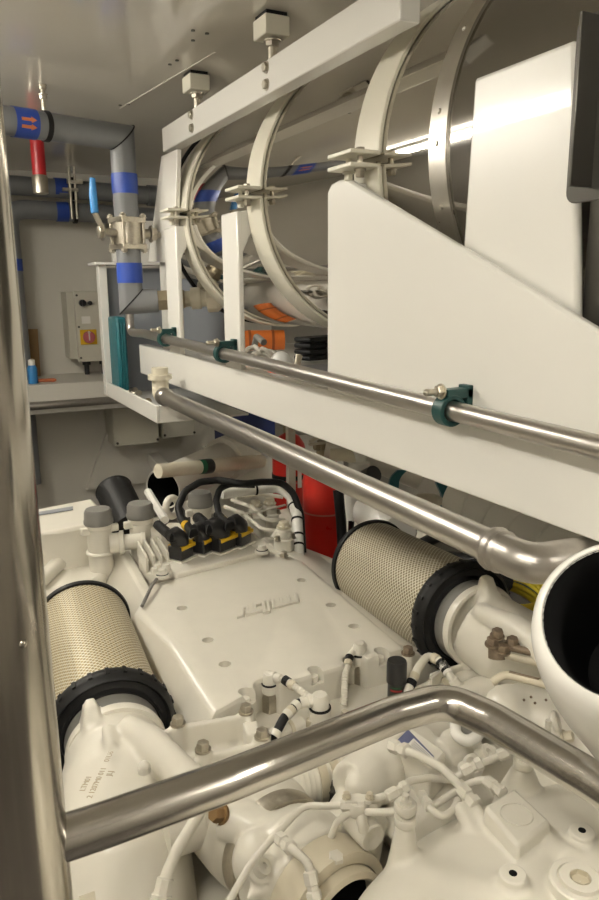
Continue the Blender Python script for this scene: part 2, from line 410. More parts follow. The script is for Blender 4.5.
# ================================================================== rails and pipes on the frame
t = thing('overflow_pipe', (.95, 2.2, 1.40), 'slim stainless pipe clamped along the front of the white beam', 'pipe')
p0, p1 = at(133, 331, X=.95), at(640, 458, X=.95); p1 = p0+(p1-p0)*1.28
up = at(127, 312, Y=p0.y)
ob('tube', M().tube([V((.95, p0.y+.05, 1.56)), V((.95, p0.y+.05, 1.43)), V((.95, p0.y-.2, p0.z-.002)), p1], .0205, 18, fil=.05), STEEL, t)
for px_, py_, lab in ((165, 337, 'dark green pipe clamp nearest the valve on the slim pipe'), (223, 350, 'dark green pipe clamp on the slim pipe beside the middle post'), (449, 398, 'dark green pipe clamp with a long steel bolt below the gusset plate')):
    p = at(px_, py_+3, X=.95); c = thing('pipe_clamp', p-V((0, 0, .03)), lab, 'clamp', 'green pipe clamps on the slim pipe')
    ax = (p1-p0).normalized(); zc = p0.z + (p1.z-p0.z)*(p.y-p0.y)/(p1.y-p0.y)
    mm = M().lathe((.95, p.y, zc), Y_, [(.0225, -.016), (.033, -.016), (.033, .016), (.0225, .016)], 28, cap=False, closed=True)
    mm.bx(.935, 1.0, p.y-.0155, p.y+.0155, zc+.024, zc+.044).bx(.985, 1.0, p.y-.0155, p.y+.0155, zc-.03, zc+.05)
    ob('saddle', mm, GREEN, c, .002)
    ob('bolt', M().cyl((.895, p.y, zc+.04), (.94, p.y, zc+.04), .007).hexb((.93, p.y, zc+.04), -X_, .013, .014).sph((.893, p.y, zc+.04), .008, n=10), NUT, c)
t = thing('drain_pipe', (.9, 2.0, 1.15), 'thick stainless pipe with elbow running below the white beam', 'pipe')
a, b = at(165, 397, X=.9), at(498, 550, X=.905)
dr = (b-a).normalized(); q = b+dr*.06
ob('tube', M().tube([a, b], .0325, 24), STEEL, t)
e2 = b + dr*.085
ob('elbow', M().tube([b, e2, e2+V((.2, -.03, .004)), e2+V((.5, -.06, .0))], .037, 24, fil=.10), STEEL, t)
ob('weld_collar', M().lathe(b, dr, [(.0325, -.02), (.040, -.016), (.0425, -.006), (.0375, 0), (.041, .012), (.0355, .022)], 32, cap=False), STEEL, t)
ob('weld_collar', M().lathe(a, -dr, [(.0325, -.03), (.039, -.02), (.039, .02), (.0325, .022)], 32), STEEL, t)
ob('stub', M().tube([a, a-dr*.06, a-dr*.06+V((0, 0, .12))], .036, 20, fil=.05).cyl(a-dr*.06+V((0, 0, .07)), a-dr*.06+V((0, 0, .09)), .052), PVC, t)

# ------------------------------------------------------------------ grey overhead pipe with ball valve
gp = thing('grey_drain_pipe', (.93, 3.75, 1.5), 'grey plastic pipe with blue flow bands dropping from the ceiling to the tank', 'pipe')
Rg = .054
cA, cB = at(-40, 114, Z=2.29), at(122, 137.5, Z=2.29)
Yv = cB.y; Xv = cB.x
bot = at(124, 302, Y=Yv); bz = bot.z; xb = bot.x
vt = V((Xv, Yv, 2.29)); vb = V((Xv, Yv, bz))
ob('run', M().tube([cA, vt, vb, vb+V((.115, -.03, .005))], Rg, 28), GREYP, gp)
for c_, sg in ((vt, 1), (vb, -1)):
    dh = ((cB-cA) if sg > 0 else V((.115, -.03, 0))).normalized()
    m1_ = (dh + Z_).normalized() if sg > 0 else (dh + Z_).normalized()
    nrm = (dh - Z_).normalized() if sg > 0 else (-Z_ + -dh*-1).normalized()
    nrm = (dh + (-Z_)).normalized() if sg > 0 else (dh - Z_).normalized()
    sdv = dh.cross(Z_).normalized(); dg_ = nrm.cross(sdv).normalized()
    ob('mitre_seam', M().tube([c_ + dg_*(Rg*1.414*math.cos(a)) + sdv*(Rg*math.sin(a)) for a in [2*PI*k/40 for k in range(40)]], .0035, 6, closed=True), BLACK, gp)
ov = V((.115, -.03, .005)).normalized()
ob('union_nut', M().cyl(vb+ov*.115, vb+ov*.165, .050, n=6).cyl(vb+ov*.165, vb+ov*.20, .042).cyl(vb+ov*.20, vb+ov*.24, .048, n=6), BRASS, gp)
def zpx(y): return at(122, y, Y=Yv).z
for y0, y1 in ((174, 194), (263, 283)):
    ob('flow_band', M().lathe((Xv, Yv, 0), Z_, [(Rg+.003, zpx(y1)), (Rg+.003, zpx(y0))], 28, cap=False), BLUE, gp)
    o_ = gp
dA = (cB-cA).normalized(); yv_ = dA.cross(Z_).normalized()
s0, s1 = (at(10, 122, Z=2.29)-cA).length, (at(31, 126, Z=2.29)-cA).length
fb = ob('flow_band', M().lathe(cA, dA, [(Rg+.003, s0), (Rg+.003, s1)], 28, cap=False), BLUE, gp)
for an in (5, -22):
    dirv = yv_*math.cos(math.radians(an)) + Z_*math.sin(math.radians(an))
    if dirv.dot(cF) > 0: dirv = -yv_*math.cos(math.radians(an)) + Z_*math.sin(math.radians(an))
    c_ = cA + dirv*(Rg+.0033); n_ = dirv.cross(dA).normalized()
    L0, L1 = s0+.018, s1-.014
    ob('flow_arrow', M().prism([c_+dA*L0+n_*.006, c_+dA*(L1-.022)+n_*.006, c_+dA*(L1-.022)+n_*.012, c_+dA*L1, c_+dA*(L1-.022)-n_*.012, c_+dA*(L1-.022)-n_*.006, c_+dA*L0-n_*.006], dirv*.001), ORANGE, fb)
# ball valve
zv = (zpx(218)+zpx(249))/2
bv = thing('ball_valve', (Xv, Yv, zv-.08), 'steel flanged ball valve with blue lever on the grey pipe', 'valve')
mm = M().cyl((Xv, Yv, zv-.05), (Xv, Yv, zv+.05), .064, n=28)
for s in (-1, 1): mm.box((Xv, Yv, zv+s*.057), (.122, .122, .024), .3)
ob('body', mm, NUT, bv, .003)
for i in range(4):
    a = .3+PI/4+i*PI/2; p = V((Xv+.072*math.cos(a), Yv+.072*math.sin(a), zv))
    ob('flange_bolt', M().cyl(p-Z_*.085, p+Z_*.085, .008, n=10).hexb(p+Z_*.066, Z_, .015, .014).hexb(p-Z_*.066, -Z_, .015, .014), NUT, bv)
st = at(103, 232, Y=Yv-.02)
ob('stem', M().cyl((Xv-.04, Yv-.02, zv), st, .018).hexb(st, V((-1, -.1, 0)), .03, .022), NUT, bv)
h = [at(104, 231, Y=Yv-.03), at(99, 222, Y=Yv-.03), at(95, 213, Y=Yv-.03)]
lv = ob('lever', M().tube(h, .012, 10, fil=.03), NUT, bv)
ob('lever_sleeve', M().tube([h[-1], at(93, 195, Y=Yv-.03), at(92.5, 178, Y=Yv-.03)], [.017, .017, .012], 12), BLUEH, lv)
ob('side_plug', M().cyl((Xv+.05, Yv, zv), (Xv+.10, Yv-.01, zv), .022).cyl((Xv+.1, Yv-.01, zv), (Xv+.30, Yv-.02, zv-.01), .014).hexb((Xv+.1, Yv-.01, zv), X_, .03, .03), NUT, bv)
# cream valve fitting at the tank drain
ca = vb+ov*.24; cb = ca+V((.36, -.16, .02))
t = thing('tank_drain_valve', ca-V((0, 0, .05)), 'cream plastic union valve joining the grey pipe to the tank end', 'valve')
dd = (cb-ca).normalized()
ob('body', M().lathe(ca, dd, [(.036, 0), (.036, .03), (.05, .032), (.05, .075), (.04, .08), (.04, .1), (.062, .104), (.062, .16), (.05, .17), (.05, (cb-ca).length)], 24), PVC, t)
ob('union_nut', M().cyl(ca+dd*.105, ca+dd*.155, .068, n=8), PVC, t, .004)

# hanger rods and clamps
def hanger(top, low, r, axis, label, n=1):
    t = thing('pipe_hanger', low, label, 'hanger', 'ceiling pipe hangers')
    ob('rod', M().cyl(low+Z_*r, V((low.x, low.y, CZ)), .009, n=10), NUT, t)
    ob('anchor_nut', M().hexb((low.x, low.y, CZ-.001), -Z_, .014, .018), NUT, t); ob('lock_nut', M().hexb((low.x, low.y, CZ-.035), -Z_, .015, .02), NUT, t)
    ob('ring', M().lathe(low, axis, [(r+.0005, -.01), (r+.005, -.01), (r+.005, .01), (r+.0005, .01)], 28, cap=False, closed=True), BLACK, t)
p = cA + dA*((at(44, 127, Z=2.29)-cA).dot(dA)); p.z = 2.29
hanger(None, p, Rg, dA, 'steel hanger rod holding the grey overhead pipe from the ceiling')
# pipes along the far wall
Yp = 5.35; Rp = .062
za, zb2 = at(40, 187, Y=Yp).z, at(40, 211, Y=Yp).z
t = thing('far_wall_pipe', (.9, Yp, za-Rp), 'upper grey pipe with a blue band along the far wall', 'pipe', 'grey pipes along the far wall')
x1 = at(150, 196, Y=Yp).x
ob('run', M().tube([(.3, Yp, za+.01), (x1, Yp, za-.02)], Rp, 24), GREYP, t)
ob('end_cap', M().cyl((x1-.02, Yp, za-.02), (x1+.05, Yp, za-.02), Rp*1.15), GREYP, t)
q0, q1 = at(54, 187, Y=Yp).x, at(66, 187, Y=Yp).x
ob('flow_band', M().lathe((0, Yp, za), X_, [(Rp+.003, q0), (Rp+.003, q1)], 24, cap=False), BLUE, t)
t = thing('far_wall_pipe', (.9, Yp, zb2-Rp), 'lower grey pipe that turns down behind the polished pillar', 'pipe', 'grey pipes along the far wall')
xd = at(9, 225, Y=Yp).x
ob('run', M().tube([(xd, Yp, .3), (xd, Yp, zb2+.01), (x1+.3, Yp, zb2-.02)], Rp, 24, fil=.12), GREYP, t)
ob('flow_band', M().lathe((0, Yp, zb2-.0), X_, [(Rp+.003, q0), (Rp+.003, q1)], 24, cap=False), BLUE, t)
for y0, y1 in ((259, 271), (384, 397)):
    ob('flow_band', M().lathe((xd, Yp, 0), Z_, [(Rp+.003, at(20, y1, Y=Yp).z), (Rp+.003, at(20, y0, Y=Yp).z)], 24, cap=False), BLUE, t)
for qx in (68, 73):
    xx = at(qx, 190, Y=Yp-.07+.07).x
    tt = thing('pipe_hanger', (xx, Yp, zb2-.07), 'steel hanger rod on the far wall pipes, %s of the close pair' % ('left' if qx == 68 else 'right'), 'hanger', 'ceiling pipe hangers')
    ob('rod', M().cyl((xx, Yp-.08, zb2-.05), (xx, Yp-.08, CZ-.0), .009, n=10), NUT, tt)
    ob('saddle', M().bx(xx-.05, xx+.05, Yp-.10, Yp-.06, CZ-.16, CZ-.14) if qx == 68 else M().bx(xx-.05, xx+.05, Yp-.10, Yp-.06, CZ-.11, CZ-.09), NUT, tt)
    if qx == 73:
        for z_ in (za, zb2): ob('ring', M().lathe((xx, Yp, z_), X_, [(Rp+.004, -.012), (Rp+.012, -.012), (Rp+.012, .012), (Rp+.004, .012)], 24, cap=False, closed=True), BLACK, tt)
# red sprinkler pipe
yr = 4.3; q = at(37.5, 150, Y=yr)
t = thing('sprinkler_pipe', (q.x, yr, at(39, 194, Y=yr).z), 'short red pipe with a steel nozzle hanging from the ceiling behind the grey pipe', 'pipe')
zr = at(39, 176, Y=yr).z
ob('drop', M().cyl((q.x, yr, zr), (q.x, yr, CZ), .036), REDP, t)
nz = at(39, 194, Y=yr).z
ob('nozzle', M().lathe((q.x, yr, 0), Z_, [(.03, nz), (.04, nz+.004), (.042, zr-.01), (.036, zr+.004)], 20), NUT, t)

# ================================================================== far wall furniture
x0, x1 = .28, at(116, 380, Y=5.0).x
zt, zl = at(70, 380, Y=5.0).z, at(70, 404, Y=5.0).z
t = thing('wall_bench', (.7, 5.2, zl-.1), 'long white boxed shelf along the far wall with a steel bar', 'shelf')
zc_ = at(70, 383, Y=5.0).z
ob('top_box', M().bx(x0, x1+.25, 5.0, YF, zl+.02, zc_), WALL, t, .006)
ob('lower_box', M().bx(x0, x1+.2, 5.0, YF, at(70, 412, Y=5.0).z, zl-.01), WHITE, t, .006)
ob('grab_bar', M().cyl((x0, 4.96, zl+.01), (x1+.12, 4.96, zl+.01), .026), STEEL, t)
q = at(30, 380, Y=5.4)
ob_w = tag(ob('wood_plank', M().box((at(34, 360, Y=5.5).x, 5.5, zc_+.17), (.075, .03, .33), rot=Mx.Rotation(.02, 3, 'Y')), WOOD), 'short wooden plank standing on the shelf against the far wall', 'plank')
q = at(33, 380, Y=5.1)
t = thing('spray_bottle', (q.x, 5.1, zc_), 'blue bottle with a white cap standing on the shelf before the plank', 'bottle')
ob('body', M().lathe((q.x, 5.1, zc_), Z_, [(.03, 0), (.032, .01), (.032, .1), (.02, .125)], 18), BLUEH, t)
ob('cap', M().lathe((q.x, 5.1, zc_), Z_, [(.022, .12), (.022, .155), (.012, .16)], 16), LABEL, t)
q = at(44, 378, Y=5.15)
tag(ob('orange_marker', M().tube([(q.x-.09, 5.15, zc_+.013), (q.x+.06, 5.12, zc_+.013), (q.x+.075, 5.118, zc_+.013)], [.012, .012, .005], 10), ORANGE), 'orange marker pen lying on the far shelf', 'pen')
# control box
yb = 5.35
cA_, cB_ = at(74, 291, Y=yb), at(104, 361, Y=yb)
t = thing('control_box', (cA_.x, YF, cB_.z), 'beige switch box with a red rotary isolator on the far wall', 'control box')
bx0, bx1, bz0, bz1 = cA_.x, cA_.x+.27, cB_.z, cA_.z
ob('back_box', M().bx(bx0-.05, bx1, yb+.05, YF, bz0+.02, bz1-.005), BOXG, t, .006)
ob('lid', M().bx(bx0, bx1, yb, yb+.05, bz0, bz1), BOXG, t, .006)
for sx, sz in ((.02, .06), (.02, .94), (.02, .5), (.9, .06), (.9, .94)):
    p = V((bx0+.27*sx+.01, yb, bz0+(bz1-bz0)*sz)); ob('lid_screw', M().cyl(p, p-Y_*.004, .008, n=10), DARK, t)
pa, pb = at(82, 303, Y=yb), at(89.5, 303, Y=yb)
ob('selector_switch', M().cyl(pa, pa-Y_*.03, .024).box(pa-Y_*.035, (.01, .016, .046)), BLACKP, t)
ob('push_button', M().cyl(pb, pb-Y_*.025, .015), BLACKP, t)
pc = at(86, 320, Y=yb); ob('label_plate', M().box(pc-Y_*.001, (.06, .004, .05)), LABEL, t)
pd = at(88.5, 337, Y=yb)
iso = ob('isolator_plate', M().box(pd-Y_*.004, (.115, .01, .105)), YELLOW, t, .003)
ob('knob', M().cyl(pd-Y_*.008, pd-Y_*.03, .042), mat('knob_red', (.40, .10, .11), .4), iso, .003)
ob('pointer', M().box(pd-Y_*.033+V((.0, 0, .008)), (.008, .008, .06)).cyl(pd-Y_*.029+V((0, 0, .034)), pd-Y_*.037+V((0, 0, .034)), .009, n=12), LABEL, iso)
for sx in (.1, .22):
    p = V((bx0+sx-.03, yb+.1, bz0))
    ob('cable_gland', M().cyl(p+Z_*.03, p-Z_*.03, .03).cyl(p-Z_*.03, p-Z_*.14, .018), BLACKP, t)
# shelf unit / tray at the head of the frame
t = thing('parts_tray', (.9, 3.7, 1.055), 'white open tray and uprights at the far end of the beam', 'tray')
TY0, TY1, TX1 = 3.176, 4.216, 1.35
mm = M().bx(.9, .915, TY0, TY1, 1.055, 1.137).bx(.9145, 1.085, TY0+.0005, TY0+.02, 1.0555, 1.1365).bx(.9, TX1, TY0, TY1, 1.055, 1.065)
ob('tray', mm, WHITE, t, .004)
ob('upright', M().bx(.895, .94, 4.15, 4.216, 1.06, 1.775), WHITE, t, .004)
ob('back_sheet', M().bx(TX1, TX1+.012, TY0+.3, TY1+.5, 1.06, 1.70), SLATE, t)
ob('end_sheet', M().bx(.94, TX1, 4.20, 4.216, 1.06, 1.76), SLATE, t)
ob('top_ledge', M().bx(.87, 1.45, 4.12, 4.30, 1.775, 1.79), WHITE, t, .003)
ob('cross_plate', M().bx(1.02, 1.4, 4.32, 4.36, 1.79, 2.03), WHITE, t, .004)
q0, q1 = at(108, 318, Y=3.98), at(124, 383, Y=3.98)
q0.x = .925
t = thing('teal_case', (q0.x, 4.0, 1.066), 'teal ribbed plastic case standing on edge in the white tray', 'case')
zt_ = at(115, 317, Y=3.98).z
ob('shell', M().bx(q0.x, q0.x+.055, 3.95, 4.14, 1.066, zt_), TEAL, t, .012)
for k in (.25, .5, .75):
    ob('rib', M().bx(q0.x+.055*k-.005, q0.x+.055*k+.005, 3.942, 3.952, 1.09, zt_-.03), TEAL, t, .003)
for i, (qx, qy) in enumerate(((128, 386), (137, 394), (146, 402), (133, 391))):
    p = at(qx, qy, Z=1.09)
    tag(ob('pipe_fitting', M().tube([p+V((-.03, .02, 0)), p, p+V((.0, -.05, .012))], .016, 10, fil=.02).hexb(p+V((-.03, .02, 0)), (-1, .6, 0), .022, .02), NUT if i % 2 else BRASS), ['steel pipe fitting in the tray, next to the teal case', 'brass coloured pipe fitting in the middle of the tray', 'pipe fitting in the tray nearest the white drain stub', 'second pipe fitting from the teal case'][i], 'fitting', 'loose fittings in the tray')
# grey junction boxes under the tray
for i, (xa, ya, xb_, yb_, lab) in enumerate(((113, 409, 160, 443, 'large grey junction box on the far wall below the tray'), (162, 412, 196, 436, 'smaller grey junction box below the tray corner'))):
    a, b = at(xa, ya, Y=5.3), at(xb_, yb_, Y=5.3)
    tt = thing('junction_box', (a.x, 5.3, b.z), lab, 'junction box')
    ob('box', M().bx(a.x, b.x, 5.32, YF, b.z, a.z), BOXG, tt, .006); ob('lid', M().bx(a.x+.005, b.x-.005, 5.30, 5.32, b.z+.005, a.z-.005), BOXG, tt, .004)
    for sx in (.05, .95):
        p = V((a.x+(b.x-a.x)*sx, 5.30, b.z+.03)); ob('screw', M().cyl(p, p-Y_*.006, .01, n=10), DARK, tt)
# white square beam bolted to the far wall
p = at(153, 458, Y=5.55); q = at(203, 488, Y=3.9)
t = thing('wall_strut', (p.x, 5.5, p.z-.05), 'white square strut with a bolted end plate on the far wall', 'strut')
ob('end_plate', M().box((p.x, 5.585, p.z), (.15, .03, .16)), WALL, t, .003)
ob('arm', M().prism([p+V((-.045, 0, -.045)), p+V((.045, 0, -.045)), p+V((.045, 0, .045)), p+V((-.045, 0, .045))], V((q.x-p.x, q.y-p.y, 0))), WALL, t, .006)
for sx in (-1, 0, 1):
    for sz in (-1, 1): ob('bolt', M().cyl((p.x+sx*.058, 5.571, p.z+sz*.062), (p.x+sx*.058, 5.56, p.z+sz*.062), .011, n=8), DARK, t)
# navy box in the background
a, b = at(230, 420, Y=4.3), at(264, 448, Y=4.3)
t = thing('storage_crate', (a.x, 4.3, b.z), 'navy blue plastic crate beyond the engine below the beam', 'crate')
ob('body', M().bx(a.x, a.x+.32, 4.3, 4.6, b.z-.03, a.z+.08), BLUEBOX, t, .01); ob('rim', M().bx(a.x-.01, a.x+.33, 4.29, 4.61, a.z+.06, a.z+.09), BLUEBOX, t, .004)
struct('trim_6', M().bx(a.x-.05, 2.45, 4.15, 4.7, 0, b.z-.03), WALL, .004)

# things lying under the tank
tz = 1.352
def ty(x, y): return at(x, y, Z=tz+.03)
p, q = at(238, 345, X=1.28), at(284, 345, X=1.48)
t = thing('orange_hose_roll', (p.x, p.y, tz), 'orange rolled cylinder lying under the tank', 'roll')
p.z = q.z = tz+.062
ob('roll', M().tube([p, q], .045, 20), mat('roll_orange', (.60, .15, .02), .5, 0, .1, .05, 30), t)
for s in (.25, .75):
    c = p.lerp(q, s); ob('band', M().lathe(c, q-p, [(.0455, -.006), (.047, -.006), (.047, .006), (.0455, .006)], 20, cap=False, closed=True), mat('roll_dark', (.25, .06, .01), .6), t)
p = at(262, 350, X=1.16); 
mm = M(); R_ = random.Random(3)
for i in range(7):
    c = V((p.x+R_.uniform(-.03, .03), p.y+R_.uniform(-.06, .06), tz+.02+R_.uniform(0, .045)))
    mm.torus(c, (R_.uniform(-1, 1), R_.uniform(-1, 1), R_.uniform(.3, 1)), R_.uniform(.022, .04), .0085, 22, 8)
t = thing('rope_bundle', (p.x, p.y, tz), 'tangled bundle of white cord lying in front of the orange roll', 'rope')
ob('coils', mm, ROPE, t); ob('grey_strap', M().tube([p+V((.02, .12, .0)), p+V((.0, .05, .05)), p+V((0, -.02, .03))], .013, 8, fil=.03), GREYCAP, t)
p = at(281, 354, X=1.13); p.z = tz
t = thing('beacon_lamp', p, 'small clear dome on a red base lying beside the cord', 'lamp')
ob('base', M().lathe(p, Z_, [(.05, .002), (.05, .02), (.046, .026)], 24), RED, t); ob('dome', M().sph(p+V((0, 0, .026)), (.043, .043, .05)), CLEAR, t)
p = at(295, 357, X=1.10); p.z = tz+.02
tag(ob('steel_pin', M().cyl(p+V((0, .0, -.005)), p+V((.03, .03, .05)), .012), NUT), 'short bright steel pin standing beside the clear dome', 'pin')
a = at(305, 340, X=1.38); mm = M()
t = thing('strap_stack', (a.x, a.y, tz), 'stack of folded black webbing straps under the tank', 'strap')
for k in range(4): ob('fold', M().box((a.x+.1, a.y-.02, tz+.022+k*.024), (.30, .10, .02), .25), BLACK, t, .008)
p = at(312, 362, X=1.2)
tag(ob('grey_board', M().box((p.x+.03, p.y, tz+.012), (.20, .26, .012), .1), mat('board_grey', (.16, .16, .16), .45)), 'dark grey flat board lying on the tray plate beside the gusset', 'board')
p = V((1.17, 1.66, tz))
t = thing('tape_roll', p, 'blue tape roll behind the gusset plate, mirrored in the tank', 'tape'); ob('tape', M().lathe(p+V((0, 0, .05)), (-.6, .2, .5), [(.035, -.025), (.058, -.025), (.058, .025), (.035, .025)], 28, cap=False, closed=True), BLUE, t); ob('core', M().lathe(p+V((0, 0, .05)), (-.6, .2, .5), [(.031, -.024), (.035, -.024), (.035, .024), (.031, .024)], 28, cap=False, closed=True), LABEL, t)
p = V((1.2, 1.4, tz))
tag(ob('red_bottle', M().lathe(p, Z_, [(.035, 0), (.04, .01), (.04, .09), (.02, .11), (.02, .13)], 20), RED), 'red bottle behind the gusset plate, mirrored in the tank', 'bottle')

# ================================================================== foreground pillar and guard rail
PX, PY, PR = .035, .69, .0445
t = thing('polished_pillar', (PX, PY, 0), 'thick polished stainless pillar in the left foreground', 'pillar')
ob('shaft', M().tube([(PX, PY, 0), (PX, PY, CZ-.001)], PR, 40), STEELZ, t)
ob('base_flange', M().lathe((PX, PY, 0), Z_, [(.09, 0), (.09, .012), (.05, .016)], 32), STEELZ, t)
a_ = at(23, 644, Y=PY-PR*.92); ob('highlight_bump', M().sph(a_, (.004, .003, .004)), STEELZ, t)  # tiny bump put in for a highlight dot on the shaft
t = thing('guard_rail', (.3, .69, 1.08), 'polished stainless guard rail curving above the engine in front', 'rail')
ob('tube', M().tube([(PX, PY, 1.098), (.115, PY, 1.098), (.26, .693, 1.1), (.50, .715, 1.1), (.585, .712, 1.1), (.607, .64, 1.1), (.625, .5, 1.1), (.66, .1, 1.1), (.66, .0, 1.1), (.66, -.02, .0)], .0235, 28, fil=.1), STEELX, t)
# white duct mouth at the right
o = at(626, 620, d=.62); ax = (cR*.43 - cU*.54 + cF*.73).normalized()
t = thing('vent_cowl', o+ax*.3, 'white bowl shaped cowl with a black inside in the right foreground', 'duct')
ob('shell', M().lathe(o, ax, [(.0675, .006), (.068, .001), (.0695, -.001), (.073, .001), (.079, .010), (.084, .03), (.087, .06), (.089, .10), (.088, .16), (.084, .24), (.075, .5)], 72, cap=False), WHITE, t, sharp=60)
ob('liner', M().lathe(o, ax, [(.0685, .000), (.065, .01), (.06, .06), (.05, .15), (.001, .16)], 56, cap=False), DUCTIN, t)
# ================================================================== engine
ZT = .80
t = thing('engine_block', (.75, 1.8, .05), 'cream painted engine block and crankcase under the cover', 'engine')
mm = M(); mm.box((.78, 1.95, .36), (.62, 2.1, .55), ERZ); ob('crankcase', mm, CREAM, t, .02)
mm = M().box((.78+.06, 2.35, .60), (.58, .95, .16), ERZ).box((.71, 1.55, .66), (.44, .62, .12), ERZ); ob('upper_deck', mm, CREAM, t, .015)
mm = M()
for sx in (-1, 1): mm.box((.78+sx*.36, 1.95, .40), (.12, 2.0, .34), ERZ)
ob('cylinder_bank', mm, CREAM, t, .03)
ob('bed_rail', M().box((.36, 2.0, .06), (.14, 2.6, .12), ERZ).box((1.22, 2.0, .06), (.14, 2.6, .12), ERZ), GREYCAP, t, .005)
ob('oil_pan', M().box((.78, 1.95, .075), (.44, 2.0, .11), ERZ), CREAM, t, .02)

# ---------------- top cover with countersunk bolts and raised lettering
def CV(x, y, z=ZT): return at(x, y, Z=z)
cv = thing('engine_cover', (.73, 1.65, .66), 'smooth cream engine cover with countersunk bolts and raised lettering', 'cover')
fa, fb = CV(258, 689), CV(404, 648)
fd = (fb-fa).normalized(); fn = V((-fd.y, fd.x, 0))
def notch(c, R, dep):
    c0 = fa + fd*(c-fa).dot(fd); k0 = c0 + fn*dep
    return [c0-fd*R] + [k0 + (-fd*math.cos(a)+fn*math.sin(a))*R for a in [PI*k/10 for k in range(11)]] + [c0+fd*R]
nA, nB = notch(CV(268, 686), .026, .012), notch(CV(357, 661), .026, .012)
front = nA + nB
back = [CV(*q) for q in ((300, 560), (282, 552), (240, 560), (151, 584), (138, 610), (170, 640))]
top = [CV(217, 711), CV(240, 697)] + front + [fb] + back
holes = [(182, 608), (208, 640), (225, 664), (238, 548), (302, 580), (331, 605), (354, 626)]
uholes = [(245, 691), (314, 669), (380, 650)]
outs = [(-.065, 0), (0, 0)] + [(0, 0)]*len(front) + [(.05, 0)] + [(.075, 0), (.06, .04), (0, .02), (-.02, .02), (-.06, 0), (-.065, 0)]
# walls of the cover: loft down and outwards
cen = sum((p for p in top), V())/len(top)
body = M()
low = []
for p, (dx, dy) in zip(top, outs): low.append(V((p.x+dx, p.y+dy, .665)))
body.rings([low, [p.lerp(l, .18)+Z_*.012 for p, l in zip(top, low)], [p.copy() for p in top]])
cb = ob('shell', body, CREAM, cv, .014)
cut = M()
for h in holes:
    p = CV(*h); cut.cyl(p-Z_*.030, p+Z_*.05, .0145, n=24)
for h in uholes:
    p = CV(*h); n_ = fn if h[0] > 250 else V((-.75, .66, 0)); s_ = V((n_.y, -n_.x, 0))
    cut.prism([p-Z_*.030-n_*.06+s_*.015] + [p-Z_*.030+(s_*math.cos(a)+n_*math.sin(a))*.015 for a in [PI*k/10 for k in range(11)]] + [p-Z_*.030-n_*.06-s_*.015], Z_*.09)
co_ = ob('cutter', cut, CREAM, None)
md = cb.modifiers.new('holes', 'BOOLEAN'); md.operation = 'DIFFERENCE'; md.object = co_; md.solver = 'EXACT'
dg = bpy.context.evaluated_depsgraph_get(); nm = bpy.data.meshes.new_from_object(cb.evaluated_get(dg))
cb.modifiers.clear(); cb.data = nm; nm.shade_smooth(); nm.set_sharp_from_angle(angle=math.radians(28))
bpy.data.objects.remove(co_)
for h in holes+uholes:
    p = CV(*h); ob('bolt', M().cyl(p-Z_*.0305, p-Z_*.016, .0098, n=20), CREAM, cv, .001)
# raised letters (upside down as seen from here)
lo = CV(237, 619); lx = CV(299, 603)-lo; lx.z = 0; S = lx.length/5.6; lx.normalize()
ly = (CV(236.5, 609)-lo); ly.z = 0; ly = ly/(S*1.6)
def letter(polys, name):
    mm = M()
    for (x0, y0, x1, y1) in polys:
        a = lo+lx*(x0*S)+ly*(y0*S*1.6)
        mm.prism([a, a+lx*((x1-x0)*S), a+lx*((x1-x0)*S)+ly*((y1-y0)*S*1.6), a+ly*((y1-y0)*S*1.6)], Z_*.0065)
    o = ob(name, mm, CREAM, cv, .0008); return o
letter([(0, 0, .62, .24), (.38, .24, .62, .95), (.62, .71, 1.0, .95), (.80, .0, 1.04, .71)], 'raised_letter')
letter([(1.04, 0, 2.25, .24), (1.5, .24, 1.74, .95), (1.74, .71, 2.2, .95)], 'raised_letter')
letter([(2.25, -.22, 2.9, .02), (2.3, .02, 2.54, .95), (2.72, .02, 2.96, .95)], 'raised_letter')
letter([(3.2, 0, 5.6, .24)]+[(3.2+k*.72, .24, 3.44+k*.72, .92) for k in range(3)]+[(5.36, .24, 5.6, .92)], 'raised_letter')
# left shoulder panel behind and beside the cover
t = thing('side_shroud', (.46, 1.8, .6), 'cream sloping side shroud left of the engine cover, beside the yellow filter', 'shroud')
a = [at(*q, Z=.70) for q in ((91, 563), (186, 719))]; b = [at(*q, Z=.788) for q in ((116, 544), (198, 692))]; c = [at(*q, Z=.78) for q in ((128, 547), (215, 700))]
mm = M(); mm.rings([[a[1]-Z_*.1, a[1], b[1], c[1], c[1]-Z_*.15], [a[0]-Z_*.1, a[0], b[0], c[0], c[0]-Z_*.15]])
ob('panel', mm, CREAM, t, .008)
t = thing('side_shroud', (1.1, 1.8, .6), 'cream sloping side shroud right of the cover, below the grey filter', 'shroud')
a = [at(*q, Z=.74) for q in ((340, 588), (415, 640))]; b = [at(*q, Z=.80) for q in ((285, 545), (402, 640))]; b = [at(282, 538, Z=.785), at(401, 643, Z=.79)]
mm = M(); mm.rings([[p+V((-.04, 0, -.2)), p+V((-.04, 0, -.004)), p+V((.0, 0, -.006)), p+V((.05, 0, -.03)), p+V((.22, 0, -.12)), p+V((.22, 0, -.25))] for p in (b[1], b[0])])
ob('panel', mm, CREAM, t, .008)

